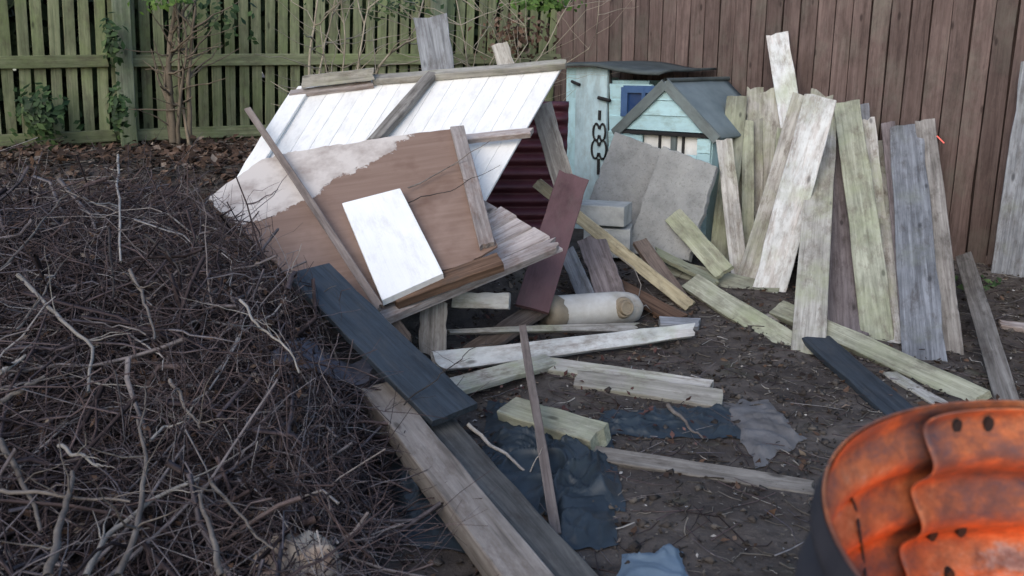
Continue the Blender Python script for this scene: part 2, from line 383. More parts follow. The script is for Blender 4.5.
def tubes(P, R, sides=3, taper_end=.35):
    """P (N,K,3) polylines, R (N,) radii -> V,F"""
    N, K, _ = P.shape
    T = np.gradient(P, axis=1); T /= np.linalg.norm(T, axis=2, keepdims=True) + 1e-9
    ref = np.where(np.abs(T[..., 2:3]) < .8, np.array([0, 0, 1.0]), np.array([1.0, 0, 0]))
    A = np.cross(T, ref); A /= np.linalg.norm(A, axis=2, keepdims=True) + 1e-9; B = np.cross(T, A)
    tp = np.linspace(1, taper_end, K)[None, :, None] * np.asarray(R)[:, None, None]
    ang = np.arange(sides) * 2 * np.pi / sides
    V = P[:, :, None, :] + (A[:, :, None, :] * np.cos(ang)[None, None, :, None] + B[:, :, None, :] * np.sin(ang)[None, None, :, None]) * tp[..., None]
    V = V.reshape(-1, 3)
    n = np.arange(N)[:, None, None]; k = np.arange(K - 1)[None, :, None]; j = np.arange(sides)[None, None, :]; j2 = (j + 1) % sides
    b = (n * K + k) * sides
    F = np.stack([b + j, b + j2, b + sides + j2, b + sides + j], -1).reshape(-1, 4)
    return V, F

def crooked(pts, K=14, jit=.012, seed=0):
    """resample px-derived control points with crookedness"""
    r = np.random.default_rng(seed); P = np.array([tuple(p) for p in pts], float)
    d = np.r_[0, np.cumsum(np.linalg.norm(np.diff(P, axis=0), axis=1))]; q = np.linspace(0, d[-1], K)
    Q = np.stack([np.interp(q, d, P[:, i]) for i in range(3)], 1)
    J = r.normal(0, jit, (K, 3)); J = (J + np.roll(J, 1, 0) + np.roll(J, -1, 0)) / 2; J[0] = 0
    return Q + J

def branch_thing(name, pts, rad, mat, label, cat="branch", group=None, twigs=4, seed=0, jit=.012, tlen=.22, end=.35, parent=None):
    """a main stem with side twigs, one mesh, crooked"""
    r = np.random.default_rng(seed + 11); Q = crooked(pts, 16, jit, seed); base = Q[0].copy()
    V, F = tubes(Q[None] - base, [rad], 7, end); Vs, Fs = [V], [F]; off = len(V)
    V2 = []
    for i in range(twigs):
        k = r.integers(3, 15); d = Q[min(k + 1, 15)] - Q[k - 1]; d /= np.linalg.norm(d)
        dd = d * .6 + r.normal(0, .6, 3); dd[2] = abs(dd[2]) * .6; dd /= np.linalg.norm(dd)
        L = tlen * r.uniform(.5, 1.4); T = Q[k] + dd * np.linspace(0, L, 7)[:, None]
        wob = np.cumsum(r.normal(0, .05 * L, (7, 3)), 0) * .5; wob[0] = 0
        a, b = tubes((T + wob - base)[None], [rad * r.uniform(.25, .5)], 4, .3); Vs.append(a); Fs.append(b + off); off += len(a)
    me = np_mesh(name, np.concatenate(Vs), np.concatenate(Fs), True)
    o = obj(name, me, M[mat], parent, Matrix.Translation(base))
    if label: tag(o, label, cat, group)
    return o

def leaf_cloud(name, pts, nrm, size, mat, label, parent=None, kind="stuff", fold=.25, seed=0, cat=None, origin=(0, 0, 0)):
    """small pointed folded leaves: 6 verts 4 tris each. pts (N,3)"""
    r = np.random.default_rng(seed); N = len(pts); pts = np.asarray(pts, float) - np.array(origin)
    n = np.asarray(nrm, float) + r.normal(0, .45, (N, 3)); n /= np.linalg.norm(n, axis=1, keepdims=True)
    t = np.cross(n, r.normal(0, 1, (N, 3))); t /= np.linalg.norm(t, axis=1, keepdims=True); b = np.cross(n, t)
    s = (size * r.uniform(.5, 1.4, N))[:, None]
    f = fold * r.uniform(-.3, 1.5, N)[:, None]
    Ps = [pts - t * s, pts - b * s * .55 + n * s * f - t * s * .1, pts + t * s * 1.05 + n * s * f * .5, pts + b * s * .55 + n * s * f - t * s * .1]
    V = np.stack(Ps, 1).reshape(-1, 3); i = np.arange(N)[:, None] * 4
    F = np.concatenate([i + np.array([[0, 1, 2]]), i + np.array([[0, 2, 3]])])
    o = obj(name, np_mesh(name, V, F), M[mat], parent, Matrix.Translation(origin))
    return tag(o, label, cat, None, kind)

# ------------------------------------------------------------------ ground
def axis(lo, hi, c0, c1, fine, coarse):
    a = list(np.arange(lo, c0, coarse)) + list(np.arange(c0, c1, fine)) + list(np.arange(c1, hi + coarse, coarse))
    return np.array(a)
gx = axis(-40, 40, -4.2, 4.4, .035, 2.0); gy = axis(-20, 60, 1.6, 8.6, .035, 2.0)
GZ = np.array([[gz(x, y) for x in gx] for y in gy])
XX, YY = np.meshgrid(gx, gy); V = np.stack([XX, YY, GZ], -1).reshape(-1, 3)
nx, ny = len(gx), len(gy); i = (np.arange(ny - 1)[:, None] * nx + np.arange(nx - 1)[None]).ravel()
ground = obj("ground", np_mesh("ground", V, np.stack([i, i + 1, i + nx + 1, i + nx], 1), True), M['soil'])
ground["kind"] = "structure"
def G(u, v, dz=0.0):
    """point on the terrain seen at the pixel"""
    z = 0.0
    for _ in range(8):
        p = atz(u, v, min(z, 1.2)); z = gz(p.x, p.y)
    return p + Vector((0, 0, dz))

# ------------------------------------------------------------------ left paling fence
POST = (lambda d: (d - LA).dot(LD))(onp(117, 80, LA, LN))
LEAN = -.055
lf = root("paling_fence", LA + LD * 2.4, "green algae covered paling fence with open gaps and two rails", "fence")
PAL = [plank_mesh(1.95, .070, .014, k + 40, 6, .002, .004) for k in range(5)]
vert = lambda p, nrm: frame(p, p + Vector((0, 0, 1)), nrm)
for k in range(62):
    s_ = .10 + k * .097
    p = LA + LD * s_ - LN * .02
    
    m = vert(Vector((p.x, p.y, 0)), LN); m.translation = Vector((p.x, p.y, 1.02 + random.uniform(-.03, .03)))
    m = m @ Matrix.Rotation(random.uniform(-.012, .012) + LEAN, 4, 'Z')
    obj("paling", PAL[k % 5], M['fence_green'], lf, m)
for z0, z1 in ((1.405, 1.44), (.885, .93), (.36, .36)):
    for a, b in ((0.0, 1.22), (1.24, POST - .05), (POST + .05, 6.0)):
        A = LA + LD * a + LN * .03; B = LA + LD * b + LN * .03
        A.z = z1 + (z0 - z1) * a / 6; B.z = z1 + (z0 - z1) * b / 6
        plank("rail", A, B, .085, .045, 'fence_green', LN, parent=lf, seed=int(z0 * 100 + a * 7))
for q in (1.23, POST):
    p = LA + LD * q + LN * .075
    plank("post", (p.x, p.y, -.1), (p.x + .09, p.y, 2.05), .115, .10, 'fence_post', LN, parent=lf, warp=.002)

hr = np.random.default_rng(77); nh_ = 9000
hs = hr.uniform(-.8, 6.6, nh_); hd = hr.uniform(.12, .75, nh_); hz = hr.uniform(0, 2.25, nh_)
hp_ = np.array(LA)[None] + np.array(LD)[None] * hs[:, None] - np.array(LN)[None] * hd[:, None]; hp_[:, 2] = hz
hc = LA + LD * 3 - LN * .4  # leaf screen added behind the palings so their gaps come out dark
leaf_cloud("backdrop", hp_, np.tile([0, -1, .3], (nh_, 1)), .12, 'backdrop', "added dark leaf hedge seen through the gaps of the paling fence", kind=None, seed=78, cat="backdrop", origin=tuple(hc))

# ------------------------------------------------------------------ right board fence
rf = root("board_fence", FA + FD * 2, "tall brown stained fence of upright overlapping boards", "fence")
BRD = [plank_mesh(2.05, .117, .016, k + 80, 7, .0015, .004) for k in range(6)]
BCK = [plank_mesh(2.05, .12, .016, k + 90, 4, .0015, .004) for k in range(3)]
for k in range(46):
    p = FA + FD * (-.05 + k * .127) + FN * .012
    m = vert(p, FN); m.translation = Vector((p.x, p.y, 1.09 + random.uniform(-.012, .012)))
    m = m @ Matrix.Rotation(random.uniform(-.006, .006), 4, 'Z') @ Matrix.Rotation(.05, 4, 'X') @ Matrix.Rotation(random.uniform(-.004, .004), 4, 'Y')
    obj("board", BRD[k % 6], M['fence_brown'], rf, m)
    m2 = vert(p, FN); m2.translation = Vector((p.x, p.y, 1.07)) + FD * .0635 - FN * .035  # second layer of boards, added and coloured dark to draw the gap lines
    obj("gap_shade_board", BCK[k % 3], M['fence_gap_shade'], rf, m2)
for z in (.4, 1.0, 1.6):
    plank("rail", FA + FD * -.1 - FN * .075 + Vector((0, 0, z)), FA + FD * 5.8 - FN * .075 + Vector((0, 0, z)), .08, .04, 'fence_brown', FN, parent=rf)
plank("gravel_board", FA + FD * -.1 + FN * .045 + Vector((0, 0, .1)), FA + FD * 5.8 + FN * .045 + Vector((0, 0, .1)), .2, .03, 'fence_brown', FN, parent=rf)

# ------------------------------------------------------------------ playhouse
HO = FA + FN * .75
HM = Matrix((FD, -FN, Vector((0, 0, 1)))).transposed().to_4x4(); HM.translation = HO
HMi = HM.inverted()
house = root("playhouse", HO, "pale blue wooden playhouse with gabled bay and dark felt roof against brown fence", "playhouse", rot=HM.to_3x3().to_4x4())
def hp(u, v, off=0.0):
    """pixel -> house frame (s, depth, z) on the wall plane at depth off"""
    return HMi @ onp(u, v, HO - FN * off, FN)
sL, sDoorL, sDoorR = hp(566, 120).x, hp(576, 120).x, hp(607, 120).x
zt = 1.40
back = .66
box("back_wall", (sL + .01, back - .02, .02), (sL + .80, back, 1.27), M['blue_siding'], house, HM)
box("side_wall", (sL + .012, .02, .02), (sL + .035, back - .022, 1.29), M['blue_siding'], house, HM)
box("inner_wall", (sL + .04, .045, .02), (sL + .72, .06, 1.28), M['blue_siding'], house, HM)
zb = .10
for k in range(11):
    z0 = zb + k * .1145
    for a, b in ((sL, sDoorL - .006), (sDoorR + .018, sL + .78)):
        if k == 10 and a > sDoorL: continue
        x = box("siding_board", (a, 0, z0), (b, .022, z0 + .126), M['blue_siding'], house, HM @ Matrix.Translation((0, 0, 0)))
        c = (Vector((a, 0, z0)) + Vector((b, .022, z0 + .126))) / 2
        x.matrix_basis = x.matrix_basis @ Matrix.Rotation(.10, 4, 'X')
door = box("door", (sDoorL, -.012, zb), (sDoorR, .03, 1.375), M['door_blue'], house, HM)
def child(name, me, mat, par, m): return obj(name, me, mat, par, m)
def tube_path(name, pts, rad, mat, parent, matrix=None, closed=False, sides=6):
    P = np.array([tuple(p) for p in pts], float)
    if closed: P = np.concatenate([P, P[:1]])
    V, F = tubes(P[None], [rad], sides, 1.0)
    return obj(name, np_mesh(name, V, F, True), mat, parent, matrix)
# black ironwork on the door
dl = sDoorR - .055
for zc, xr, zr in ((.90, .046, .062), (.77, .056, .070)):
    for sx in (-1, 1):
        tube_path("iron_scroll", [(dl + sx * (xr * .62 + xr * .6 * math.cos(a)), -.02, zc + zr * math.sin(a)) for a in np.linspace(-2.75, 2.75, 15)], .0085, M['iron_and_gap_black'], house, HM, sides=5)
for z0, z1 in ((.99, 1.06), (.58, .70)):
    tube_path("iron_scroll", [(dl, -.02, z0), (dl, -.02, z1)], .012, M['iron_and_gap_black'], house, HM)
h1 = hp(577, 84); tube_path("hinge", [(h1.x - .03, -.03, h1.z + .02), (h1.x + .05, -.03, h1.z - .005)], .012, M['iron_and_gap_black'], house, HM)
h2 = hp(606, 99); tube_path("latch", [(h2.x - .05, -.03, h2.z + .01), (h2.x + .06, -.03, h2.z - .01)], .014, M['iron_and_gap_black'], house, HM)
box("door_gap_shade", (sDoorR + .002, .012, zb), (sDoorR + .015, .03, 1.375), M['iron_and_gap_black'], house, HM)  # black strip painted in for the shade of the gap beside the door
# blue window
w0, w1 = hp(626, 87), hp(662, 118)
win = box("window", (w0.x, -.012, w1.z), (w1.x + .12, .0, w0.z), M['window_dark'], house, HM)
for a, b, c_, d_ in ((w0.x - .02, w0.x + .035, w1.z, w0.z), (w0.x, w1.x + .12, w0.z - .04, w0.z + .012), (w0.x + .16, w0.x + .19, w1.z, w0.z)):
    box("window_frame", (a, -.035, c_), (b, -.013, d_), M['window_blue'], win, HM)
# roof sheet of the door part, sagging felt
def grid_fn(nu, nv, fn):
    V = [fn(a / nu, b / nv) for b in range(nv + 1) for a in range(nu + 1)]
    F = [(b*(nu+1)+a, b*(nu+1)+a+1, (b+1)*(nu+1)+a+1, (b+1)*(nu+1)+a) for b in range(nv) for a in range(nu)]
    return V, F
def thick(name, nu, nv, fn, t, mat, parent=None, matrix=None, smooth=True):
    V, F = grid_fn(nu, nv, fn); me = mesh(name, V, F, smooth); o = obj(name, me, mat, parent, matrix)
    md = o.modifiers.new("solid", 'SOLIDIFY'); md.thickness = t; md.offset = -1
    return o
def roof_fn(a, b):
    s_ = sL - .06 + a * .95; y = -.09 + b * (back + .13)
    z = 1.405 - .05 * sm((a - .35) / .5) + .015 * b + noise.noise(Vector((s_ * 4, y * 4, 0))) * .007
    if b == 0: z -= .012
    return (s_, y, z)
thick("roof_sheet", 26, 8, roof_fn, .018, M['felt'], house, HM)
# gabled bay
BO = .20                                                     # bay stands this far in front of the wall
eL, eR, ap = hp(618, 128, -BO), hp(717, 140, -BO), hp(672, 82, -BO)
bayL, bayR, ez, az = eL.x + .045, eR.x - .045, (eL.z + eR.z) / 2, ap.z
mid = (eL.x + eR.x) / 2
def tri_board(z0, z1, y0, y1, mat, name):
    h = lambda z: max(.012, (az - .03 - z) / (az - ez) * (eR.x - eL.x) / 2)
    a0, a1 = h(z0), h(z1)
    V = [(mid - a0, y0, z0), (mid + a0, y0, z0), (mid + a1, y0 + .008, z1), (mid - a1, y0 + .008, z1)]
    V += [(x, y1, z) for x, y, z in V]
    F = [(0, 1, 2, 3), (7, 6, 5, 4), (0, 4, 5, 1), (1, 5, 6, 2), (2, 6, 7, 3), (3, 7, 4, 0)]
    obj(name, mesh(name, V, F), mat, house, HM)
nb = 3
for k in range(nb):
    z0 = ez + .02 + (az - ez - .04) * k / nb; z1 = ez + .02 + (az - ez - .04) * (k + 1) / nb - .003
    tri_board(z0, z1, -BO - .012 + .0, -BO + .01, M['blue_siding'], "gable_board")
zw0, zw1 = ez - .30, ez + .005                              # window opening below the gable
box("gable_rail", (bayL, -BO - .02, ez - .012), (bayR, -BO + .01, ez + .012), M['iron_and_gap_black'], house, HM)
for a, b in ((bayL, bayL + .16), (bayR - .10, bayR)):
    for k in range(9):
        z0 = ez - .015 - (k + 1) * .10
        if z0 > .08: box("siding_board", (a, -BO - .004, z0), (b, -BO + .018, z0 + .097), M['blue_siding'], house, HM)
for k in range(7):
    z0 = ez - .13 - (k + 1) * .10
    if z0 > .08: box("siding_board", (bayL + .162, -BO - .004, z0), (bayR - .102, -BO + .018, z0 + .097), M['blue_siding'], house, HM)
box("bay_window", (bayL + .16, -BO + .03, ez - .14), (bayR - .10, -BO + .04, ez - .014), M['white_plaster'], house, HM)
for q in (.30, .52, .72):
    x0 = bayL + .16 + (bayR - bayL - .26) * q
    box("window_bar", (x0, -BO + .005, ez - .13), (x0 + .012 + .03 * (q == .52), -BO + .028, ez - .014), M['trim_grey'] if q == .52 else M['iron_and_gap_black'], house, HM)
box("side_wall", (bayR - .02, -BO + .02, .05), (bayR, back - .01, ez), M['blue_siding'], house, HM)
# roof slopes of the bay, ridge running back to the fence
for sgn, e, mt in ((-1, eL.x, 'trim_grey'), (1, eR.x, 'felt_blue')):
    def rfn(a, b, sgn=sgn, e=e):
        x = mid + (e - mid + sgn * .02) * a; z = az + .005 - (az - ez + .012) * a
        return (x, -BO - .03 + b * (back + BO - .02), z + noise.noise(Vector((a * 3, b * 4, sgn))) * .006)
    thick("roof_slope", 5, 10, rfn, .02 * sgn, M[mt], house, HM)
    P0 = HM @ Vector((mid - sgn * .0, -BO - .035, az - .01)); P1 = HM @ Vector((e + sgn * .015, -BO - .035, ez - .02))
    plank("barge_board", P0, P1, .072, .02, 'trim_grey', FN, parent=house, warp=.001, rag=.002)
tube_path("ridge_cap", [(mid, -BO - .03, az + .01), (mid, back - .03, az + .012)], .018, M['felt'], house, HM)

# ------------------------------------------------------------------ slabs and blocks by the house
def slab(A, B, C, D, t, mat, label, seed, cat="slab", name="concrete_slab", group=None):
    A, B, C, D = map(Vector, (A, B, C, D)); n = (D - A).cross(B - A).normalized()
    if n.dot(CAMP - A) < 0: n = -n
    def fn(a, b):
        p = A * (1-a) * (1-b) + B * a * (1-b) + C * a * b + D * (1-a) * b
        ed = min(a, 1-a, b, 1-b)
        j = noise.noise(Vector((a * 5 + seed, b * 5, seed))) * .006
        if ed < .01:
            p = p + (p - (A+B+C+D) / 4).normalized() * noise.noise(Vector((a * 9, b * 9, seed + 5))) * .018
        return p + n * j
    c = (A + B + C + D) / 4; m = frame((A + D) / 2, (B + C) / 2, n); m.translation = c; mi = m.inverted()
    V, F = grid_fn(14, 16, lambda a, b: tuple(mi @ fn(a, b)))
    o = obj(name, mesh(name, V, F, False), M[mat], None, m)
    md = o.modifiers.new("solid", 'SOLIDIFY'); md.thickness = t; md.offset = 0
    md = o.modifiers.new("bevel", 'BEVEL'); md.width = .006; md.segments = 2; md.limit_method = 'ANGLE'
    return tag(o, label, cat, group)
bayfront = HO + FN * (BO + .06)
def bf(u, v, off=0): return onp(u, v, bayfront + FN * off, FN)
sA = [bf(616, 132), bf(668, 152), bf(640, 240, .16), bf(588, 205, .18)]
slab(*sA, .035, 'slab', "grey worn concrete slab tilted against the house under its blue window", 3, group="slabs leaning on the playhouse")
sB = [bf(664, 147, .17), bf(718, 167, .17), bf(690, 262, .40), bf(626, 253, .40)]
slab(*sB, .05, 'slab', "grey chipped concrete slab tilted under the right eave of the gable", 8, group="slabs leaning on the playhouse")
def block(u, v, Y, dims, rz, mat, label, z=None, cat="block", group=None):
    p = at(u, v, Y)
    if z is not None: p.z = z
    m = Matrix.Translation(p) @ Matrix.Rotation(rz, 4, 'Z'); d = Vector(dims) / 2
    o = box("concrete_block", -d, d, M[mat], None, m); return tag(o, label, cat, group)
block(604, 213, 5.85, (.32, .24, .13), -.35, 'block', "pale concrete block on top of the stack beside the slabs")
block(608, 240, 5.85, (.30, .24, .19), -.2, 'block', "dirty concrete block at the bottom under the paler block")

# ------------------------------------------------------------------ white shed panel
pA, pB, pC, pD = at(298, 86, 5.35), at(566, 60, 5.45), at(482, 206, 4.45), at(232, 190, 4.55)
wp = root("shed_panel", (pA + pB + pC + pD) / 4, "large white painted shed panel lying sloped over the rubbish heap", "panel")
wn_ = (pD - pA).cross(pB - pA).normalized()
if wn_.z < 0: wn_ = -wn_
def lerp(a, b, t): return a * (1 - t) + b * t
def quad_board(name, a, b, c, d, t, mat, parent, nrm, seed, gap=.002, rag=.006):
    """board filling the quad a b (top edge) c d (bottom edge), long axis a->d, thickness t below the face"""
    m = frame((a + b) / 2, (d + c) / 2, nrm); mi = m.inverted(); r = random.Random(seed); V = []
    N = 6
    for i in range(N + 1):
        q = i / N; e0, e1 = lerp(a, d, q), lerp(b, c, q); w = (e1 - e0).normalized(); e0 = e0 + w * gap; e1 = e1 - w * gap
        j = r.uniform(-1, 1) * rag if i in (0, N) else 0
        l0, l1 = mi @ e0, mi @ e1; z = r.uniform(-.0012, .0012)
        k = .0015
        for (yy, zz) in ((0, -k), (k, 0), (1 - k, 0), (1, -k), (1, -t), (0, -t)):
            p = l0.lerp(l1, min(1, max(0, yy if yy in (0, 1) else (.03 if yy < .5 else .97))))
            V.append((p.x + j, p.y, p.z + zz + z))
    F = []
    for i in range(N):
        for j in range(6):
            k = (j + 1) % 6; F.append((i*6 + j, i*6 + k, i*6 + 6 + k, i*6 + 6 + j))
    F += [tuple(reversed(range(6))), tuple(range(N*6, N*6 + 6))]
    me = mesh(name, V, F); me.update()
    o = obj(name, me, M[mat], parent, m); return o
NB = 15
for k in range(NB):
    a, b = k / NB, (k + 1) / NB
    quad_board("panel_board", lerp(pA, pB, a), lerp(pA, pB, b), lerp(pD, pC, b), lerp(pD, pC, a), .014, 'white_sheet', wp, wn_, 500 + k, gap=.0007)
up = wn_ * .045
def wpp(u, v, off=.045): return onp(u, v, pA + wn_ * off, wn_)
plank("batten", wpp(372, 77), wpp(566, 61), .055, .042, 'tan', wn_, parent=wp)
plank("batten", wpp(290, 92, .03), wpp(372, 82, .03), .05, .028, 'pink', wn_, parent=wp)
plank("batten", wpp(431, 72), wpp(372, 140), .065, .043, 'grey', wn_, parent=wp)
plank("batten", wpp(462, 137, .035), wpp(532, 130, .035), .05, .034, 'pink', wn_, parent=wp)
plank("batten", wpp(300, 90, .02), wpp(240, 186, .02), .10, .018, 'white_sheet', wn_, parent=wp)
plank("loose_batten_block", wpp(302, 82, .085), wpp(374, 74, .085), .07, .05, 'tan', None, label="short grey timber offcut lying on the panel's top left edge", cat="offcut")
# grey boards poking up behind the panel
plank("plank", at(430, 16, 5.75), at(447, 120, 5.72), pw(34, at(434, 15, 5.75)), .03, 'greyblue', None, label="wide grey board end standing up behind the white panel")
plank("plank", at(499, 43, 5.75), at(520, 110, 5.72), pw(17, at(499, 43, 5.75)), .03, 'pale', None, label="small pale board end poking up behind the panel's top edge")

# maroon corrugated iron under the panel's right edge
c0, c1 = at(455, 120, 5.95), at(569, 110, 5.95)
def cor(a, b):
    x = lerp(c0, c1, a).x; z = 1.16 - b * 1.02; ph = b * 1.02 / .088 * 2 * math.pi
    return (x - .03 * b, 5.95 + .02 * a - .022 * math.sin(ph) + .1 * (-b), z)
thick("corrugated_sheet", 10, 96, cor, .003, M['corrugated'])
tag(bpy.data.objects["corrugated_sheet"], "maroon corrugated iron sheet standing in shade under the white panel", "sheet")
plank("plank", at(541, 104, 5.55), at(566, 190, 5.3), pw(22, at(550, 150, 5.4)), .03, 'grey', None, label="grey plank leaning in front of the maroon corrugated sheet")

# ------------------------------------------------------------------ shiplap fragment
q0, q1, q2, q3 = at(430, 232, 4.50), at(483, 198, 4.46), at(563, 254, 4.28), at(384, 330, 3.72)
q0 = at(400, 262, 4.25); qn = (q3 - q0).cross(q1 - q0).normalized()
if qn.dot(CAMP - q0) < 0: qn = -qn
sp = root("shiplap_panel", (q0 + q1 + q2 + q3) / 4, "broken shiplap panel of pinkish white boards with stepped ends", "panel")
NS = 5
for k in range(NS):
    a, b = k / NS, (k + 1) / NS
    e0, e1 = lerp(q1, q2, a), lerp(q1, q2, b)
    f0, f1 = lerp(q0, q3, a), lerp(q0, q3, b)
    ex = (e0 - f0).normalized() * random.uniform(-.01, .03)
    if k == NS - 1: ex = (e0 - f0).normalized() * .0
    lift = qn * (.012 * k)
    lo_, hi_ = qn * (.004 * k), qn * (.004 * k + .016)
    quad_board("shiplap_board", e0 + ex + lo_, e1 + ex + hi_, f1 + hi_, f0 + lo_, .014, 'pink', sp, qn, 600 + k, gap=-.004, rag=.012)
plank("bottom_rail", q3 + qn * .08, q2 + qn * .075, .075, .03, 'pink', (qn + Vector((0, -.6, .2))), parent=sp, rag=.03)

# ------------------------------------------------------------------ brown plywood panel
bA, bB, bC, bD = at(252, 162, 4.62), at(458, 130, 4.72), at(498, 250, 4.08), at(345, 312, 3.72)
bn = (bD - bA).cross(bB - bA).normalized()
if bn.dot(CAMP - bA) < 0: bn = -bn
def bpp(u, v, off=0.0): return onp(u, v, bB + bn * off, bn)
outline = [(286, 153), (300, 151), (330, 146), (367, 140), (410, 134), (458, 128), (478, 190), (497, 246), (470, 262), (440, 271), (395, 300), (350, 312), (300, 292), (262, 250), (225, 214), (206, 198), (240, 174), (262, 160)]
pts = [bpp(u, v) for u, v in outline]
cen = sum(pts, Vector()) / len(pts); bm_ = frame(bpp(330, 200), bpp(480, 178), bn); bm_.translation = cen; bmi = bm_.inverted()
loc = [bmi @ p for p in pts]
dense = []
for i_, p in enumerate(loc):
    q = loc[(i_ + 1) % len(loc)]
    for k in range(5):
        r_ = p.lerp(q, k / 5); amp = .010 if 10 <= i_ or i_ < 3 else .003
        dense.append((r_.x + random.uniform(-amp, amp), r_.y + random.uniform(-amp, amp), 0))
nD = len(dense)
Vp = dense + [(x, y, -.012) for x, y, z in dense]
Fp = [tuple(range(nD)), tuple(range(2 * nD - 1, nD - 1, -1))] + [(i_, i_ + nD, (i_ + 1) % nD + nD, (i_ + 1) % nD) for i_ in range(nD)]
pp = root("plywood_panel", cen, "brown plywood panel with peeling white paint lying on the white panel", "panel")
obj("plywood_sheet", mesh("plywood_sheet", Vp, Fp), M['plywood'], pp, bm_)
plank("side_batten", bpp(457, 126, .03), bpp(487, 244, .03), pw(15, bpp(470, 180)), .028, 'pink', bn, parent=pp)
plank("bottom_batten", bpp(392, 296, .02), bpp(500, 258, .02), pw(19, bpp(450, 275)), .05, 'darkbrown', bn, parent=pp)
def sheet_quad(name, cs, n, off, t, mat, label, cat, plane):
    P = [onp(u, v, plane + n * off, n) for u, v in cs]
    o = quad_board(name, P[0], P[1], P[2], P[3], t, mat, None, n, 77, 0, .002); return tag(o, label, cat)
sheet_quad("white_board", [(342, 203), (400, 188), (443, 273), (382, 300)], bn, .055, .035, 'drawer_white', "clean bright white rectangular board lying on the brown plywood", "board", bB)
plank("batten_stick", at(247, 108, 4.95), at(379, 307, 3.62), .036, .024, 'stick', None, label="long thin grey batten leaning diagonally across the panels' left side", cat="batten", warp=.004)

# ------------------------------------------------------------------ planks of the central heap
def pl(u0, v0, Y0, u1, v1, Y1, w, t, mat, label, face=None, **kw):
    return plank("plank", at(u0, v0, Y0), at(u1, v1, Y1), w, t, mat, face, label=label, **kw)
UPF = Vector((0, -.35, 1))
plank("dark_plank", at(308, 268, 3.68), at(456, 412, 2.98), .205, .028, 'navy', Vector((.35, -.5, .9)), label="wide blue black plank lying across the pale beam", warp=.003, rag=.004)
plank("beam", at(376, 384, 3.22), atz(572, 632, .08), .125, .10, 'beam_light', Vector((.0, -.25, 1)), label="thick pale sawn beam running from under dark plank to the foreground", cat="beam", warp=.002)
plank("beam", at(440, 420, 3.05), atz(618, 622, .07), .115, .09, 'beam_dark', Vector((.15, -.25, 1)), label="dark weathered beam lying to the right of the pale beam", cat="beam", warp=.002)
plank("batten_stick", at(522, 325, 3.86), atz(556, 534, .02), .034, .02, 'stick', None, label="thin brown lath propped upright from the ground to the white plank", cat="batten", warp=.002, rag=.002)
pl(437, 361, 3.80, 694, 329, 4.45, .095, .03, 'white_plank', "long whitish split plank resting in front of the cream container", Vector((0, -.85, .6)), rag=.02, taper=(1, .8))
pl(447, 331, 4.05, 640, 327, 4.5, .05, .025, 'pale', "thin pale splintered lath just behind the long whitish plank", Vector((0, -.8, .6)), taper=(.4, 1), rag=.03)
pl(540, 362, 3.96, 710, 386, 3.66, .10, .035, 'pale', "pale plank with nail holes lying below the long whitish plank", UPF)
pl(575, 377, 3.80, 722, 398, 3.56, .12, .022, 'tan', "tan board under the pale plank with nail holes", UPF)
pl(448, 386, 3.55, 552, 358, 3.98, .105, .03, 'pale', "pale plank slanting out from behind the dark plank's lower end", UPF)
pl(506, 404, 3.40, 600, 432, 3.06, .13, .075, 'mossy', "thick pale green timber offcut with its cut end on the tarpaulin", UPF, warp=.001)
pl(556, 446, 3.07, 815, 487, 2.78, .075, .05, 'grey', "grey squared timber lying on bare soil nearest the rusty drum", UPF, warp=.002)
pl(452, 300, 4.05, 509, 301, 4.02, .075, .07, 'white_plank', "short white squared offcut wedged under the shiplap panel", Vector((0, -1, .3)), warp=.001, rag=.002)
pl(434, 300, 3.95, 432, 356, 3.84, .125, .025, 'grey', "short grey board standing on end under the shiplap panel")
pl(390, 318, 3.78, 408, 342, 3.72, .06, .06, 'brownwood', "stubby brown log end showing between dark plank and shiplap", cat="offcut")
pl(540, 305, 4.5, 470, 352, 4.0, .12, .03, 'brownwood', "brown board slanting behind the thin lath below the maroon board", UPF)
pl(574, 175, 5.0, 532, 308, 4.38, pw(33, at(552, 240, 4.7)), .022, 'maroon', "wide maroon painted board propped upright beside the shiplap ends", warp=.002)
pl(590, 236, 5.35, 613, 300, 4.85, .17, .04, 'mauve', "mauve grey plank with pale spots leaning behind the cream container")
pl(566, 250, 5.3, 588, 300, 4.85, .10, .03, 'greyblue', "narrow bluish plank between maroon board and mauve plank")
pl(536, 182, 5.62, 690, 306, 4.92, .075, .035, 'yellow', "long yellowish lath sloping from the blocks down to the soil")
pl(640, 240, 5.5, 690, 310, 4.95, .10, .03, 'brownwood', "dull brown plank half buried beneath the yellowish lath", UPF)
pl(610, 280, 5.05, 680, 318, 4.75, .12, .02, 'darkbrown', "dark rotten board under the yellowish lath", UPF)
pl(660, 320, 4.65, 700, 322, 4.62, .08, .05, 'greyblue', "small bluish offcut right of the cream container", UPF, cat="offcut")

# ------------------------------------------------------------------ leaning planks by the right fence
def fpl(u0, v0, off0, u1, v1, wpx, t, mat, label, gz_=None, **kw):
    """top at fence offset off0 (m), bottom on the ground at the pixel"""
    A = onp(u0, v0, FA + FN * off0, FN); B = G(u1, v1) if gz_ is None else at(u1, v1, gz_)
    d = (B - A).normalized(); B = B + d * .03
    return plank("plank", A, B, pw(wpx * 1.18, (A + B) / 2), t, mat, kw.pop('face', None), label=label, group="planks leaning by the brown fence", **kw)
fpl(777, 33, .10, 806, 215, 19, .03, 'white_plank', "tallest whitish plank reaching highest against the brown fence", gz_=5.75)
fpl(772, 88, .32, 765, 255, 20, .03, 'tan', "tan plank with broken top next to the tallest whitish plank", gz_=5.75, rag=.03)
fpl(755, 87, .36, 754, 258, 15, .03, 'tan', "narrow brownish plank between mossy yellow plank and tan broken plank", gz_=5.72, rag=.015)
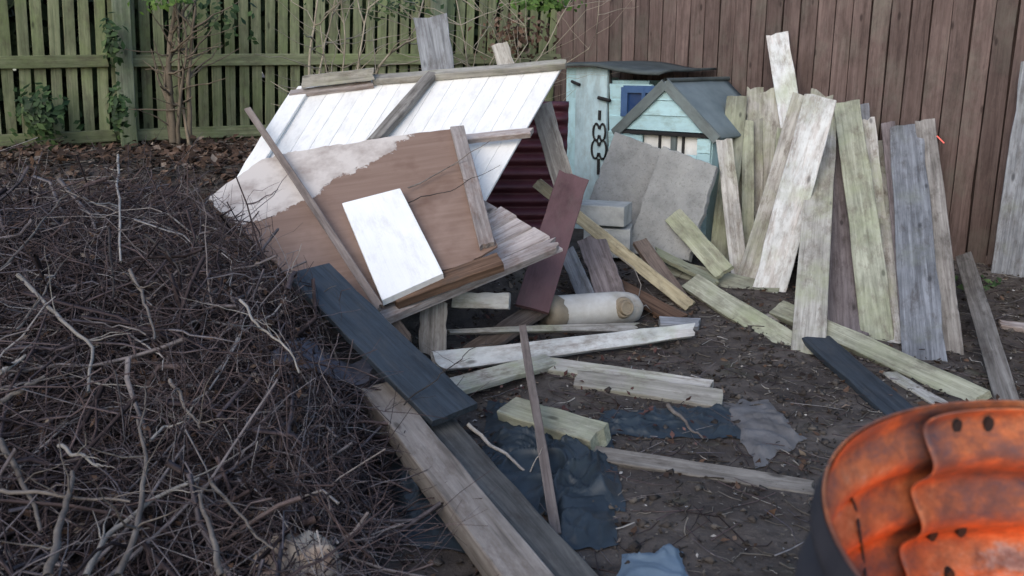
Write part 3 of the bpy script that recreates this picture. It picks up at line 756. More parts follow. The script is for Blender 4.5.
fpl(737, 96, .50, 719, 268, 18, .028, 'mossy', "yellow green plank standing at the playhouse gable's right corner", gz_=5.62)
fpl(757, 150, .46, 757, 270, 11, .025, 'mossy', "thin mossy strip hidden low between the upright planks", gz_=5.55)
fpl(724, 139, 1.0, 739, 274, 14, .025, 'pale', "slim pale plank crossing in front of the yellow green plank", gz_=5.42)
fpl(822, 92, .22, 800, 250, 20, .03, 'tan', "short brownish plank behind the two white split planks", gz_=5.6, rag=.03)
fpl(806, 96, .78, 750, 280, 23, .03, 'pale', "pale greenish plank left of the split pair with mossy middle", gz_=5.35, rag=.012)
fpl(821, 97, .84, 770, 288, 28, .035, 'white_plank', "white split plank with dark knot stain right of the pair", gz_=5.22, rag=.02)
fpl(786, 190, .8, 770, 285, 12, .03, 'greyblue', "bluish plank end low behind the white split plank", gz_=5.3)
fpl(836, 130, .30, 848, 334, 30, .03, 'mauve', "mauve grey plank behind the tan plank and the moss stained plank", rag=.02)
fpl(846, 101, .20, 878, 340, 24, .035, 'mossy', "broad plank with bright green moss stain near its foot", rag=.008)
fpl(862, 104, .14, 872, 250, 12, .03, 'greyblue', "narrow grey plank edge right of the moss stained plank", gz_=5.2)
fpl(873, 142, .12, 905, 345, 24, .028, 'pale', "pale plank splaying right behind the moss stained plank", rag=.02)
fpl(888, 122, .10, 912, 350, 13, .035, 'mauve', "dark narrow plank at left of the bluish plank", rag=.02)
fpl(925, 120, .14, 950, 352, 18, .04, 'grey', "grey plank with splintered top at right of the bluish plank", rag=.03)
fpl(906, 125, .17, 925, 360, 30, .03, 'greyblue', "broad bluish grey plank in front of the right stack", rag=.018)
fpl(826, 112, .25, 808, 354, 24, .032, 'tan', "tan plank standing in front with its foot crossing the long fallen plank", rag=.01)
pl(963, 254, 5.25, 1007, 402, 3.60, .095, .03, 'grey', "grey plank sloping to the ground at far right of the stack", None)
fpl(1040, 60, .12, 1008, 274, 27, .03, 'greyblue', "blue green plank cut by the photo's right border")
fpl(790, 120, .30, 780, 262, 18, .03, 'mossy', "shaded green plank seen behind the pale pair", gz_=5.6, rag=.02)
fpl(742, 112, .42, 744, 262, 13, .03, 'tan', "dull plank edge right behind the yellow green plank", gz_=5.66, rag=.02)
fpl(858, 150, .25, 892, 338, 18, .03, 'tan', "worn tan plank peeping out right of the moss stained plank", rag=.02)
fpl(890, 150, .08, 898, 330, 22, .03, 'grey', "grey plank in the gap left of the bluish plank", gz_=4.9, rag=.02)
fpl(783, 128, .55, 772, 268, 10, .025, 'mossy', "slender green strip beside the pale greenish plank's left edge", gz_=5.55, rag=.02)
fpl(748, 120, .56, 748, 268, 10, .025, 'mossy', "slender yellow strip just right of the slim pale plank", gz_=5.56, rag=.02)
fpl(868, 118, .26, 893, 330, 12, .025, 'pale', "slender pale strip along the moss stained plank's right edge", gz_=4.75, rag=.02)
# fallen planks in front
pl(672, 214, 5.75, 724, 272, 5.25, .125, .03, 'mossy', "short pale green plank propped against the chipped slab", None)
pl(640, 259, 5.6, 778, 292, 5.18, .14, .045, 'mossy', "flat mossy plank lying across the feet of the upright planks", Vector((.1, -.6, .8)))
pl(655, 250, 5.55, 716, 280, 5.25, .08, .025, 'mossy', "splintered green lath end pointing left above the flat mossy plank", Vector((.2, -.5, 1)), rag=.05)
pl(690, 280, 5.2, 806, 352, 4.28, .13, .03, 'mossy', "pale green plank fallen in front of the flat mossy plank", Vector((-.2, -.9, .75)))
pl(776, 306, 4.80, 980, 398, 3.62, .11, .045, 'mossy', "long pale plank lying on the ground towards the drum", Vector((-.3, -.8, .8)))
pl(815, 336, 4.36, 912, 420, 3.38, .15, .03, 'navy', "blue black plank on the ground under the long pale plank", UPF)
pl(890, 372, 3.95, 950, 408, 3.55, .07, .03, 'pale', "pale plank end just behind the drum rim under the long plank", UPF)
pl(1000, 322, 4.65, 1060, 330, 4.5, .06, .05, 'pink', "pinkish stick of timber on soil by the right border", UPF, cat="offcut")
pl(770, 318, 4.75, 850, 300, 5.0, .09, .04, 'grey', "grey offcut lying in shade among the plank feet", UPF, cat="offcut")

# ------------------------------------------------------------------ cream container
cA, cB = at(545, 309, 4.55), at(640, 314, 4.78)
cA.z, cB.z = .125, .10
cm = frame(cA, cB, Vector((0, -.5, 1))); L = (cB - cA).length
con = root("cream_container", (cA + cB) / 2, "dirty cream container lying on its side with round screw cap", "container", rot=cm.to_3x3().to_4x4())
prof = [(-.5, .0), (-.5, .04), (-.49, .066), (-.46, .080), (-.40, .086), (-.30, .088), (0, .090), (.25, .088), (.38, .082), (.45, .068), (.49, .04), (.5, 0)]
V = []; NSG = 20
for k, (x, r) in enumerate(prof):
    for j in range(NSG):
        a = 2 * math.pi * j / NSG; n_ = 1 + .05 * noise.noise(Vector((x * 5, math.cos(a) * 1.5, math.sin(a) * 1.5)))
        V.append((x * L, math.copysign(abs(math.cos(a)) ** .8, math.cos(a)) * r * n_, math.copysign(abs(math.sin(a)) ** .8, math.sin(a)) * r * n_))
F = [(k*NSG + j, k*NSG + (j+1) % NSG, (k+1)*NSG + (j+1) % NSG, (k+1)*NSG + j) for k in range(len(prof) - 1) for j in range(NSG)]
obj("container_body", mesh("container_body", V, F, True), M['cream_plastic'], con, cm)
V = []
for k, (x, r) in enumerate([(-.53, 0), (-.53, .078), (-.51, .096), (-.44, .099), (-.36, .096), (-.34, .088)]):
    for j in range(NSG):
        a = 2 * math.pi * j / NSG; n_ = 1 + .10 * noise.noise(Vector((x * 9, math.cos(a) * 2, math.sin(a) * 2 + 4)))
        V.append((x * L + .03 * noise.noise(Vector((math.cos(a) * 2, math.sin(a) * 2, 7))), math.cos(a) * r * n_, math.sin(a) * r * n_))
F = [(k*NSG + j, k*NSG + (j+1) % NSG, (k+1)*NSG + (j+1) % NSG, (k+1)*NSG + j) for k in range(5) for j in range(NSG)]
obj("dented_end", mesh("dented_end", V, F, True), M['tan_end'], con, cm)
def disc(name, r0, r1, z0, z1, mat, parent, m, n=18):
    pr = [(r0 * .96, z0), (r0, z0 + .002), (r1, z1 - .003), (r1 * .93, z1), (r1 * .7, z1), (r1 * .65, z1 - .005), (0.001, z1 - .005)]
    V = [(r * math.cos(2*math.pi*j/n), r * math.sin(2*math.pi*j/n), z) for r, z in pr for j in range(n)]
    F = [(k*n + j, k*n + (j+1) % n, (k+1)*n + (j+1) % n, (k+1)*n + j) for k in range(len(pr) - 1) for j in range(n)]
    return obj(name, mesh(name, V, F), mat, parent, m)
km = cm @ Matrix.Translation((.24 * L, -.062, .058)) @ Matrix.Rotation(math.radians(52), 4, 'X')
disc("neck_ring", .060, .054, -.01, .012, M['tan_end'], con, km)
disc("screw_cap", .042, .040, .008, .038, M['tan_end'], con, km)

# ------------------------------------------------------------------ tarpaulins and cloths
def cloth(name, cs, amp, mat, label, seed, nu=80, nv=80, freq=7.0, lift=.02, cat="tarpaulin", zbase=None):
    """crumpled sheet draped on the terrain; cs = 4 pixel corners on the ground"""
    P = [G(u, v) for u, v in cs]; c = sum(P, Vector()) / 4
    def fn(a, b):
        a2 = a + .10 * noise.noise(Vector((b * 3.1, a * 2, seed))); b2 = b + .10 * noise.noise(Vector((a * 3.3, b * 2, seed + 9)))
        p = lerp(lerp(P[0], P[1], a2), lerp(P[3], P[2], a2), b2)
        q = Vector((p.x * freq, p.y * freq, seed))
        w = q + Vector((noise.noise(q * .7), noise.noise(q * .7 + Vector((5, 5, 5))), 0)) * 1.1
        h = (1 - abs(noise.noise(w * .8))) ** 3 * .6 + (1 - abs(noise.noise(w * 1.7 + Vector((3, 1, 0))))) ** 9 * .38 + (1 - abs(noise.noise(w * 3.3))) ** 10 * .14
        ed = sm(min(a, 1 - a, b, 1 - b) / .14)
        z = gz(p.x, p.y) + lift * .3 + ed * amp * max(0, h) * (0.45 + .9 * sm(.5 + noise.noise(Vector((p.x * 2.5, p.y * 2.5, seed)))))
        q2 = Vector((p.x * 14, p.y * 14, seed + 3))
        return (p.x + noise.noise(q2) * .009 - c.x, p.y + noise.noise(q2 + Vector((9, 0, 0))) * .009 - c.y, z - c.z)
    V, F = grid_fn(nu, nv, fn)
    o = obj(name, mesh(name, V, F, True), M[mat], None, Matrix.Translation(c))
    return tag(o, label, cat)
cloth("tarpaulin", [(490, 402), (610, 428), (625, 510), (470, 515)], .07, 'tarp', "crumpled blue black plastic sheet under the thick green offcut", 2, 110, 110, 5.5)
cloth("tarpaulin", [(596, 414), (735, 408), (742, 440), (600, 438)], .05, 'tarp', "crumpled blue black plastic behind the grey squared timber", 5)
cloth("tarpaulin", [(385, 455), (470, 470), (500, 560), (400, 548)], .07, 'tarp', "dark plastic sheet showing between brush and the pale beam", 7)
cloth("tarpaulin", [(556, 490), (612, 488), (620, 548), (552, 556)], .045, 'tarp', "torn dark plastic scrap right of the thin lath's foot", 9, 30, 30)
cloth("grey_cloth", [(722, 404), (768, 400), (806, 440), (756, 470)], .03, 'grey_cloth', "flat grey dirty cloth on soil right of the plastic", 11, 34, 34, cat="cloth")
cloth("blue_rag", [(622, 556), (682, 552), (696, 612), (616, 615)], .07, 'blue_rag', "blue rag on the soil at the bottom edge", 13, 30, 30, 5, cat="rag")
cloth("lilac_cloth", [(290, 398), (378, 402), (372, 436), (268, 428)], .05, 'lilac_rag', "grey lilac cloth caught in the brush left of the pale beam", 17, 30, 30, 9, lift=.75, cat="cloth")

# ------------------------------------------------------------------ stump at the bottom
sp_ = at(302, 592, 2.10); V = []; NSG = 22
for k, (r, z) in enumerate([(.13, -.20), (.125, .05), (.115, .105), (.10, .125), (.05, .128), (.001, .13)]):
    for j in range(NSG):
        a = 2 * math.pi * j / NSG; n_ = 1 + .22 * noise.noise(Vector((math.cos(a) * 1.6, math.sin(a) * 1.6, z * 3)))
        V.append((r * n_ * math.cos(a) * 1.15, r * n_ * math.sin(a), z + .05 * noise.noise(Vector((math.cos(a) * r * 20, math.sin(a) * r * 20, 2)))))
F = [(k*NSG + j, k*NSG + (j+1) % NSG, (k+1)*NSG + (j+1) % NSG, (k+1)*NSG + j) for k in range(5) for j in range(NSG)]
tag(obj("log_stump", mesh("log_stump", V, F, True), M['stump'], None, Matrix.Translation(sp_) @ Matrix.Rotation(.3, 4, 'X') @ Matrix.Diagonal((.85, .85, 1, 1))), "cream and pink cut log end at the bottom edge", "log")

# ------------------------------------------------------------------ brush pile
def build_brush():
    r = np.random.default_rng(3); P, R = [], []
    K = 8
    n_try = 0
    while len(P) < 18000 and n_try < 150000:
        n_try += 1
        y = 1.5 + 3.7 * r.random() ** 1.15; x = r.uniform(-3.2, brush_edge(y) + .12) if r.random() < .72 else brush_edge(y) + .12 - abs(r.normal(0, .35))
        h = brush_h(x, y)
        if h < .05: continue
        if y > 4.35 and r.random() < .75: continue
        z = h * (1.06 - .55 * r.random() ** 1.4) + .02 * r.normal()
        main = r.random() < .30
        L = r.uniform(.4, 1.1) if main else r.uniform(.12, .42)
        rad = .0026 + .0095 * r.random() ** 3 if main else r.uniform(.0012, .0030)
        az = r.uniform(0, 2 * np.pi); el = r.normal(.08, .5)
        d = np.array([np.cos(az) * np.cos(el), np.sin(az) * np.cos(el), np.sin(el)])
        st = d * L / (K - 1); kink = r.normal(0, .26 if not main else .20, (K, 3)) * L / (K - 1); bend = r.normal(0, .20 if not main else .13, 3) * L / (K - 1)
        q = np.cumsum(st + kink + bend * np.arange(K)[:, None], 0) + [x, y, z] - d * L / 2
        lim = np.array([brush_h(a, b) for a, b in ((q[0, 0], q[0, 1]), (q[-1, 0], q[-1, 1]))]) + .10
        ov = max(q[0, 2] - lim[0], q[-1, 2] - lim[1])
        if ov > .24 or (ov > .08 and r.random() < .82): continue
        if q[:, 0].max() > brush_edge(y) + .22: continue
        P.append(q); R.append(rad)
        if main:
            for _ in range(r.integers(2, 5)):
                k = r.integers(1, K - 1); dd = d + r.normal(0, .6, 3); dd /= np.linalg.norm(dd); l2 = L * r.uniform(.2, .5)
                q2 = q[k] + np.cumsum(np.vstack([np.zeros(3), dd * l2 / (K - 1) + r.normal(0, .22, (K - 1, 3)) * l2 / (K - 1)]), 0)
                P.append(q2); R.append(rad * r.uniform(.35, .6))
    V, F = tubes(np.array(P), np.array(R), 3, .4)
    o = obj("brush_pile", np_mesh("brush_pile", V, F), M['twig'])
    tag(o, "big tangled pile of dark dead twigs and prunings on the left", "brush pile", None, "stuff")
build_brush()
# branches that can be told apart on the pile
def bz(u, v, up=.06):
    """point on the surface of the brush pile"""
    r = ray(u, v); t = 1.5
    for _ in range(400):
        p = CAMP + r * t
        if p.z < max(brush_h(p.x, p.y), gz(p.x, p.y)) + up: return p
        t += .015
    return p
BR = [
 ([(18, 275), (52, 310), (80, 335), (93, 350), (88, 392)], .010, 'branch_pale', "pale crooked branch bent downwards at upper left of the brush", 2),
 ([(0, 270), (35, 232), (68, 192)], .006, 'branch', "straight grey branch rising to the right at the left border", 1),
 ([(118, 155), (119, 205), (121, 262)], .009, 'branch_pale', "upright pale stick in the brush below the fence post", 0),
 ([(108, 228), (112, 268), (113, 300)], .007, 'branch_dark', "short dark upright stick left of the pale upright stick", 0),
 ([(0, 490), (60, 497), (130, 500)], .007, 'branch', "level grey branch across the lower left corner", 1),
 ([(48, 576), (66, 500), (75, 470)], .013, 'branch', "thick leaning branch at the lower left, left one of two", 0),
 ([(86, 576), (112, 530), (152, 500), (200, 478)], .010, 'branch_pale', "pale branch forking upward to the right at lower left", 3),
 ([(118, 576), (138, 530), (146, 470), (140, 420)], .010, 'branch', "curved upright branch in the lower middle of the brush", 3),
 ([(222, 576), (212, 540), (200, 495)], .010, 'branch', "grey branch leaning left near the cream log", 0),
 ([(0, 372), (14, 364), (26, 357)], .011, 'branch_pale', "broken pale stub at the left border, upper one", 0),
 ([(0, 402), (25, 388), (46, 376)], .010, 'branch', "broken pale stub at the left border, lower one", 0),
 ([(58, 446), (80, 456), (100, 470)], .007, 'branch_pale', "short pale broken twig above the level grey branch", 1),
 ([(170, 380), (185, 405), (202, 430)], .007, 'branch', "grey crooked twig slanting down in the brush middle", 2),
 ([(150, 440), (165, 425), (188, 422)], .005, 'branch_pale', "thin pale arched twig in the brush middle", 0),
 ([(145, 235), (165, 250), (182, 275)], .007, 'branch_dark', "dark twig slanting down right of the pale upright stick", 1),
 ([(300, 262), (312, 300), (328, 335), (340, 372)], .008, 'branch', "grey branch hanging down in front of the dark plank's top", 3),
 ([(60, 190), (100, 205), (118, 212)], .004, 'branch', "thin twig joining the pale upright stick from the left", 0),
 ([(130, 270), (148, 310), (155, 340)], .008, 'branch', "grey branch descending steeply in the upper middle of brush", 1),
 ([(0, 440), (20, 480), (42, 530)], .011, 'branch', "thick dull branch descending right at the left border", 0),
 ([(210, 480), (250, 530), (272, 548)], .006, 'branch', "dark twig crossing above the cream log", 1),
 ([(240, 300), (262, 330), (285, 345), (300, 372)], .006, 'branch_pale', "pale zigzag twig right of the brush centre", 3),
 ([(16, 330), (40, 300), (62, 262)], .006, 'branch', "slender grey twig crossing the pale crooked branch", 1),
]
for k, (px, rad, mt, lab, tw) in enumerate(BR):
    branch_thing("branch", [bz(u, v, .10 + .02 * (k % 3)) for u, v in px], rad * .85, mt, lab, "branch", "branches on the brush pile", tw + 2, k * 5 + 1, .0035, .18, .5)
# a bent wand in front of the beams
branch_thing("branch", [at(468, 424, 3.0), at(490, 444, 2.95), at(520, 465, 2.9), at(540, 482, 2.86)], .008, 'branch_pale', "bare curved stick on plastic sheet between dark beam and thin lath", "branch", None, 1, 401, .004, .1, .5)
branch_thing("branch", [at(668, 405, 3.45), at(690, 428, 3.25), at(702, 438, 3.15)], .010, 'branch', "short stick lying on the plastic behind the squared timber", "branch", None, 0, 402, .004)
branch_thing("branch", [at(404, 405, 2.96), at(440, 370, 3.1), at(470, 350, 3.2), at(492, 342, 3.3)], .003, 'branch_dark', "thin dark twig lying across the dark plank's end", "branch", None, 5, 403, .008, .12)
branch_thing("branch", [bpp(408, 188, .03), bpp(440, 172, .03), bpp(490, 140, .10)], .004, 'branch', "thin twig lying over the brown plywood", "branch", None, 1, 404, .004, .1)
branch_thing("branch", [bpp(400, 205, .03), bpp(450, 190, .05), bpp(500, 165, .15)], .003, 'branch_dark', "dark reddish twig crossing the plywood's side batten", "branch", None, 1, 405, .006, .1)
# loose wire loop by the container
tube_path("wire", [tuple(at(u, v, Y)) for u, v, Y in ((618, 256, 5.1), (634, 268, 5.0), (641, 285, 4.95), (638, 300, 4.9), (632, 312, 4.85), (640, 318, 4.8), (652, 312, 4.8), (646, 305, 4.8), (636, 310, 4.78))], .003, M['branch_pale'], None)
tag(bpy.data.objects["wire"], "pale loop of thin wire beside the cream container", "wire")

# ------------------------------------------------------------------ shrubs against the fence
def shrub(name, stems, label, mat='shrub', seed=0, twigs=5, rad=.012, tl=.35):
    b = stems[0][0]; base = at(*b)
    rt = root(name, (base.x, base.y, gz(base.x, base.y)), label, "shrub")
    for k, st in enumerate(stems):
        pts = [at(*p) for p in st[:-1]]; g = pts[0].copy(); g.z = gz(g.x, g.y) - .03
        branch_thing("stem", [g] + pts, rad * st[-1], mat, None, parent=rt, twigs=twigs, seed=seed + k * 7, jit=.006, tlen=tl, end=.35)
    return rt
Y1 = 6.35
s1 = shrub("climbing_shrub", [
    [(174, 155, Y1), (172, 100, Y1), (168, 40, Y1), (178, 0, Y1), 1.9], [(190, 155, Y1 + .05), (188, 100, Y1), (190, 50, Y1), (196, 8, Y1), 1.4],
    [(178, 155, Y1), (180, 95, Y1 - .03), (187, 60, Y1 - .03), (182, 10, Y1), 1.0], [(172, 150, Y1), (166, 95, Y1), (165, 70, Y1), (175, 40, Y1), 1.0],
    [(192, 155, Y1), (178, 90, Y1), (180, 20, Y1), (160, -20, Y1), .8]], "thick bare brown climber stems growing up the paling fence", 'climber', 50, 12, .016, .3)
Y2 = 6.3
s2 = shrub("bare_shrub", [
    [(308, 95, Y2), (312, 40, Y2), (318, -15, Y2), 1.3], [(318, 90, Y2), (325, 40, Y2 + .1), (338, -10, Y2), 1.0], [(340, 90, Y2), (345, 40, Y2), (340, -10, Y2), .9],
    [(352, 92, Y2), (362, 45, Y2), (370, -10, Y2), 1.0], [(372, 90, Y2), (380, 60, Y2 - .1), (412, 38, Y2 - .15), (425, -5, Y2), 1.2], [(330, 90, Y2), (320, 20, Y2), (350, -5, Y2), .7]],
    "bare tan shrub with upright stems behind the white panel's left half", 'shrub', 90, 14, .012, .45)
Y3 = 6.5
s3 = shrub("bare_shrub", [
    [(470, 85, Y3), (465, 40, Y3), (455, -10, Y3), .9], [(480, 85, Y3), (500, 45, Y3 - .1), (488, 20, Y3 - .15), (470, -5, Y3 - .2), .7], [(500, 85, Y3), (530, 40, Y3), (525, 25, Y3), (500, 0, Y3), .7],
    [(520, 80, Y3), (545, 50, Y3), (560, 20, Y3), (575, -10, Y3), .8], [(490, 80, Y3), (455, 55, Y3 - .1), (425, 30, Y3 - .2), (400, 5, Y3 - .2), .8], [(540, 80, Y3), (596, 45, Y3), (598, -5, Y3), .6]],
    "bare shrub with thin arching twigs behind the panel's right half", 'shrub', 140, 16, .010, .55)
def leaf_blob(cu, cv, Y, ru, rv, n, size, mat, label, name, seed, dy=.1, cat="ivy"):
    r = np.random.default_rng(seed); c = at(cu, cv, Y); k = depth(c) / FPX
    p = r.normal(0, .5, (n, 3)) * [ru * k, dy, rv * k] + np.array(c)
    return leaf_cloud(name, p, np.tile([0, -1, .4], (n, 1)), size, mat, label, kind=None, seed=seed, cat=cat, origin=tuple(c))
leaf_blob(38, 112, 6.15, 26, 26, 260, .030, 'ivy', "dark ivy patch at the foot of the fence's left end", "ivy", 1)
leaf_blob(112, 40, 6.30, 8, 22, 90, .026, 'ivy', "small ivy strand clinging to the fence post's upper part", "ivy", 2, .05)
leaf_blob(118, 110, 6.25, 10, 24, 110, .026, 'ivy', "ivy strand around the fence post's lower part", "ivy", 3, .05)
leaf_blob(160, 0, 6.25, 30, 10, 90, .022, 'green_leaf', "bright green leaves hanging over the climber stems", "ivy", 4)
leaf_blob(215, 18, 6.5, 40, 30, 90, .028, 'ivy', "dark ivy leaves right of the climber stems", "ivy", 5)
leaf_blob(545, 2, 6.9, 34, 9, 200, .024, 'green_leaf', "green leaves hanging where the two fences meet", "ivy", 6)
leaf_blob(520, 36, 7.5, 36, 24, 260, .024, 'leaf_brown', "brown withered leaves on twigs in the fence corner", "withered_leaves", 7, cat="leaves")
leaf_blob(400, 6, 6.9, 60, 14, 90, .026, 'ivy', "dark leaves high among the shrub behind the panel", "ivy", 8)
leaf_blob(985, 292, 5.35, 30, 14, 160, .028, 'ivy', "low weeds at the foot of the brown fence's right end", "weeds", 9, .15, cat="weeds")

# ------------------------------------------------------------------ litter
def scatter(n, region, seed):
    r = np.random.default_rng(seed); out = []
    while len(out) < n:
        x, y = r.uniform(region[0], region[1]), r.uniform(region[2], region[3]); out.append((x, y, gz(x, y) + .006))
    return np.array(out)
p = scatter(8500, (-3.6, -.55, 4.5, 6.9), 21); p[:, 2] += np.abs(np.random.default_rng(2).normal(0, .03, len(p)))
leaf_cloud("leaf_litter", p, np.tile([0, -.2, 1], (len(p), 1)), .029, 'leaf_brown', "brown fallen leaves heaped between the brush and the paling fence", seed=4)
p = scatter(1500, (-.6, 3.6, 2.2, 6.3), 22)
leaf_cloud("ground_leaves", p, np.tile([0, 0, 1], (len(p), 1)), .020, 'leaf_brown', "small dead leaves strewn over the bare soil", seed=5)
p = scatter(5200, (-.5, 3.2, 2.1, 5.6), 27)
leaf_cloud("wood_flakes", p, np.tile([0, 0, 1], (len(p), 1)), .008, 'chip', "tiny pale flakes of wood and bark trodden into the soil", seed=15)
p = scatter(260, (-.3, .75, 3.1, 4.6), 23); p[:, 2] += .02
leaf_cloud("reddish_leaves", p, np.tile([0, 0, 1], (len(p), 1)), .015, 'leaf_red', "reddish dead leaves among the planks on the soil", seed=6)
p = scatter(4200, (-3.0, -.3, 2.0, 4.6), 24); p[:, 2] = [max(q[2], brush_h(q[0], q[1]) * random.uniform(.72, 1.0)) + .01 for q in p]
p = p[[q[0] < brush_edge(q[1]) for q in p]]
leaf_cloud("brush_leaves", p, np.tile([0, -.3, 1], (len(p), 1)), .015, 'leaf_brown', "dead leaves lying deep inside the brush pile", seed=8)
def clods(n, region, seed, name, mat, label):
    r = np.random.default_rng(seed); b = scatter(n, region, seed + 1); R = .004 + .018 * r.random(n) ** 3
    O = np.array([(1, 0, 0), (-1, 0, 0), (0, 1, 0), (0, -1, 0), (0, 0, 1), (0, 0, -1)], float)
    V = b[:, None, :] + (O[None] + r.normal(0, .28, (n, 6, 3))) * R[:, None, None] * [1, 1, .7]
    T = np.array([(0, 2, 4), (2, 1, 4), (1, 3, 4), (3, 0, 4), (2, 0, 5), (1, 2, 5), (3, 1, 5), (0, 3, 5)])
    F = (np.arange(n)[:, None, None] * 6 + T[None]).reshape(-1, 3)
    o = obj(name, np_mesh(name, V.reshape(-1, 3), F, True), M[mat]); tag(o, label, None, None, "stuff")
clods(5000, (-.6, 3.4, 2.0, 6.0), 61, "soil_clods", 'clod', "small dark lumps of soil strewn over the ground")
def straw(n, region, seed, lmin, lmax, rmin, rmax, name, mat, label):
    r = np.random.default_rng(seed); b = scatter(n, region, seed + 1); az = r.uniform(0, 2 * np.pi, n); L = r.uniform(lmin, lmax, n)
    t = np.linspace(-.5, .5, 4); D = np.stack([np.cos(az), np.sin(az), r.normal(0, .12, n)], 1)
    P = b[:, None, :] + D[:, None, :] * (L[:, None] * t)[..., None] + r.normal(0, .06, (n, 4, 3)) * L[:, None, None] * [1, 1, .3]
    for i_ in range(n):
        for j in range(4): P[i_, j, 2] = max(P[i_, j, 2], gz(P[i_, j, 0], P[i_, j, 1]) + .003)
    V, F = tubes(P, r.uniform(rmin, rmax, n), 3, .5)
    o = obj(name, np_mesh(name, V, F), M[mat]); tag(o, label, None, None, "stuff")
straw(2800, (-.5, 3.4, 2.1, 6.2), 31, .012, .11, .0012, .0042, "wood_chips", 'chip', "pale chips, straw and splinters scattered over the soil")
straw(900, (-.5, 3.4, 2.1, 5.8), 37, .08, .35, .0012, .003, "fallen_twigs", 'twig', "fine dark twigs scattered over the soil")
straw(900, (-3.5, -.6, 4.4, 6.6), 41, .15, .7, .0015, .005, "heap_twigs", 'chip', "pale dry twigs on the leaf heap by the fence")

# ------------------------------------------------------------------ burning drum
DC = Vector((.681, .794, .925)); DNm = Vector((.03, -.083, 0)); DNm.z = math.sqrt(1 - DNm.length_squared)
dX = Vector((1, 0, 0)); dX = (dX - DNm * dX.dot(DNm)).normalized(); dY = DNm.cross(dX)
DM = Matrix((dX, dY, DNm)).transposed().to_4x4(); DM.translation = DC
DR, DH = .352, .93
drum = root("fire_drum", DC - DNm * DH, "rusty corrugated steel drum with fire glow inside, at lower right", "drum", rot=DM.to_3x3().to_4x4())
PER = .094
def wave(h, amp): return amp * math.cos(2 * math.pi * (h - .024) / PER)
def shell(name, r0, a0, a1, top, amp, mat, na, nh=150, edge=0.0, H=DH):
    def fn(a, b):
        h = -top - b * (H - top); ang = a0 + (a1 - a0) * a
        if edge and a > .5: ang += 0
        k = sm((-h) / .05) if amp else 0
        r = r0 + wave(-h, amp) * (.25 + .75 * k) + .004 * noise.noise(Vector((math.cos(ang) * 2, math.sin(ang) * 2, h * 4)))
        return (r * math.cos(ang), r * math.sin(ang), h)
    V, F = grid_fn(na, nh, fn)
    return obj(name, mesh(name, V, F, True), mat, drum, DM)
# outer sheet all the way round, inner overlapping sheet whose edge shows
R2 = math.radians
shell("outer_skin", DR + .0065, 0, 2 * math.pi, 0.001, .012, M['shade_steel'], 120)  # outside wall in shadow, its shade given by a black colour
shell("outer_sheet", DR + .002, R2(60), R2(330), .0, .012, M['rust'], 80)
EDGE = 113
def inner(a, b):
    h = -.004 - b * (DH - .01); ang = R2(EDGE + .0) - a * R2(180)
    r = DR - .010 + wave(-h, .014) - .010 * math.exp(-a * 30) + .003 * noise.noise(Vector((math.cos(ang) * 3, math.sin(ang) * 3, h * 5)))
    ang += R2(1.2) * noise.noise(Vector((h * 9, 1, 1)))
    return (r * math.cos(ang), r * math.sin(ang), h)
thick("overlapping_sheet", 90, 150, inner, .0025, M['rust'], drum, DM)
tube_path("rim_wire", [((DR + .005) * math.cos(a), (DR + .005) * math.sin(a), .0) for a in np.linspace(0, 2 * math.pi, 90)], .0016, M['rust'], drum, DM)
# rivet holes in the overlapping sheet: black discs for the shade inside them, found by pixel on the cylinder
def on_drum(u, v, r):
    o_ = DM.inverted() @ CAMP; d_ = DM.inverted().to_3x3() @ ray(u, v)
    a_ = d_.x**2 + d_.y**2; b_ = 2 * (o_.x*d_.x + o_.y*d_.y); c_ = o_.x**2 + o_.y**2 - r*r
    t_ = (-b_ + math.sqrt(b_*b_ - 4*a_*c_)) / (2*a_); return o_ + d_ * t_
for u, v in ((955, 425), (987, 423), (931, 533), (960, 529), (948, 574)):
    rr = DR - .012
    for _ in range(6): p_ = on_drum(u, v, rr); rr = DR - .010 + wave(-p_.z, .014) - .004
    an = math.atan2(p_.y, p_.x)
    m_ = DM @ Matrix.Translation((rr * math.cos(an), rr * math.sin(an), p_.z)) @ Matrix.Rotation(an + math.pi / 2, 4, 'Z') @ Matrix.Rotation(math.pi / 2, 4, 'X')
    n = 12; V = [(.0065 * math.cos(2*math.pi*j/n), .0105 * math.sin(2*math.pi*j/n), z) for z in (-.006, .004) for j in range(n)]
    F = [(j, (j+1) % n, n + (j+1) % n, n + j) for j in range(n)] + [tuple(range(n, 2*n)), tuple(reversed(range(n)))]
    obj("rivet_hole_shade", mesh("rivet_hole_shade", V, F), M['iron_and_gap_black'], drum, m_)
# crease line on the outer sheet
cr = []
for q in np.linspace(0, 1, 22):
    u, v = 851 + 15 * q ** .6, 498 + 84 * q; rr = DR
    for _ in range(6): p_ = on_drum(u, v, rr); rr = DR + .002 + wave(-p_.z, .012) - .002
    cr.append(p_)
tube_path('seam', [tuple(c_) for c_ in cr], .0022, M['shade_steel'], drum, DM)
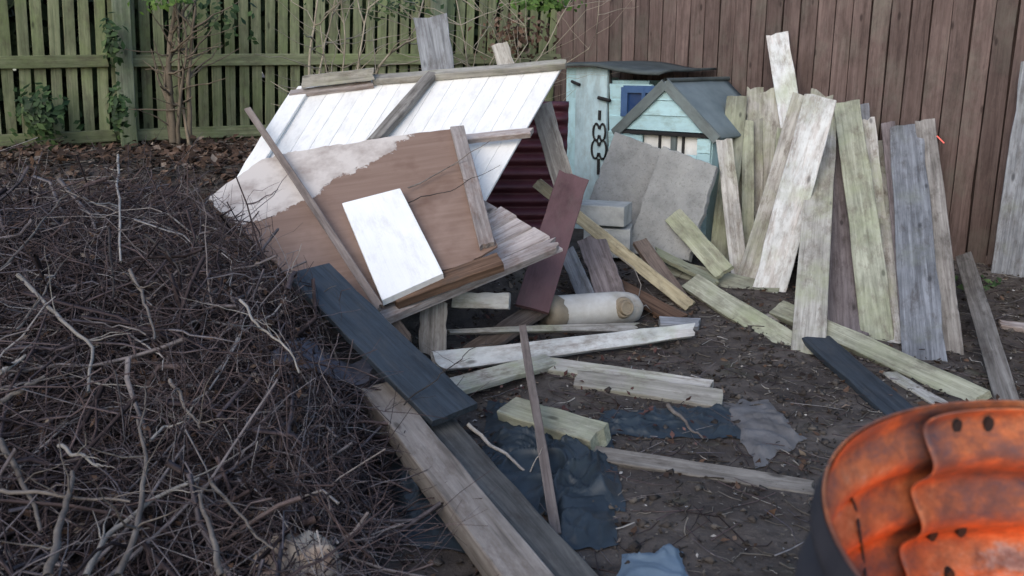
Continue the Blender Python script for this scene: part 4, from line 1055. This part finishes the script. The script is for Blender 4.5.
# fire in the drum
fire = root("bonfire", DC - DNm * .85, "burning scraps of wood inside the rusty drum", "fire")
fb = DC - DNm * .72
V, F = grid_fn(20, 20, lambda a, b: ((a - .5) * .56, (b - .5) * .56, .05 * noise.noise(Vector((a * 7, b * 7, 1))) - .3 * max(0, math.hypot(a - .5, b - .5) - .42)))
obj("ember_bed", mesh("ember_bed", V, F, True), M['ember'], fire, Matrix.Translation(fb))
for k in range(7):
    a = k * .9; p0 = fb + Vector((math.cos(a) * .22, math.sin(a) * .22, .02)); p1 = fb + Vector((-math.cos(a + .4) * .10, -math.sin(a + .4) * .10, .14))
    plank("charred_stick", p0, p1, .04, .03, 'navy', Vector((0, 0, 1)), parent=fire)
for k in range(6):
    a = k * 1.05; c = fb + Vector((math.cos(a) * .1, math.sin(a) * .1, .02)); V = []
    for i_ in range(9):
        q = i_ / 8; rr = .045 * math.sin(math.pi * min(1, q * .8 + .15)) ** 1.2 * (1 - q) ** .5
        for j in range(8):
            b = j * math.pi / 4; V.append((rr * math.cos(b) + .03 * math.sin(q * 5 + k), rr * math.sin(b) + .03 * math.cos(q * 4 + k), q * (.18 + .05 * (k % 3))))
    F = [(i_*8 + j, i_*8 + (j+1) % 8, i_*8 + 8 + (j+1) % 8, i_*8 + 8 + j) for i_ in range(8) for j in range(8)]
    obj("flame", mesh("flame", V, F, True), M['flame'], fire, Matrix.Translation(c))
fl = bpy.data.lights.new("fire_light", 'POINT'); fl.energy = 2.2; fl.color = (1, .27, .075); fl.shadow_soft_size = .12
flo = bpy.data.objects.new("fire_light", fl); col.objects.link(flo); flo.location = fb + Vector((.0, .0, .20))
# a drifting spark
M['spark'] = NT('red_spark').m
e = M['spark'].node_tree.nodes['Principled BSDF']
e.inputs['Base Color'].default_value = (.4, .05, .04, 1); e.inputs['Emission Color'].default_value = (1, .18, .14, 1); e.inputs['Emission Strength'].default_value = .7
tube_path("spark", [tuple(at(937, 136, 5.0)), tuple(at(944, 143, 5.0))], .003, M['spark'], None)
tag(bpy.data.objects["spark"], "tiny glowing spark drifting before the brown fence", "spark")
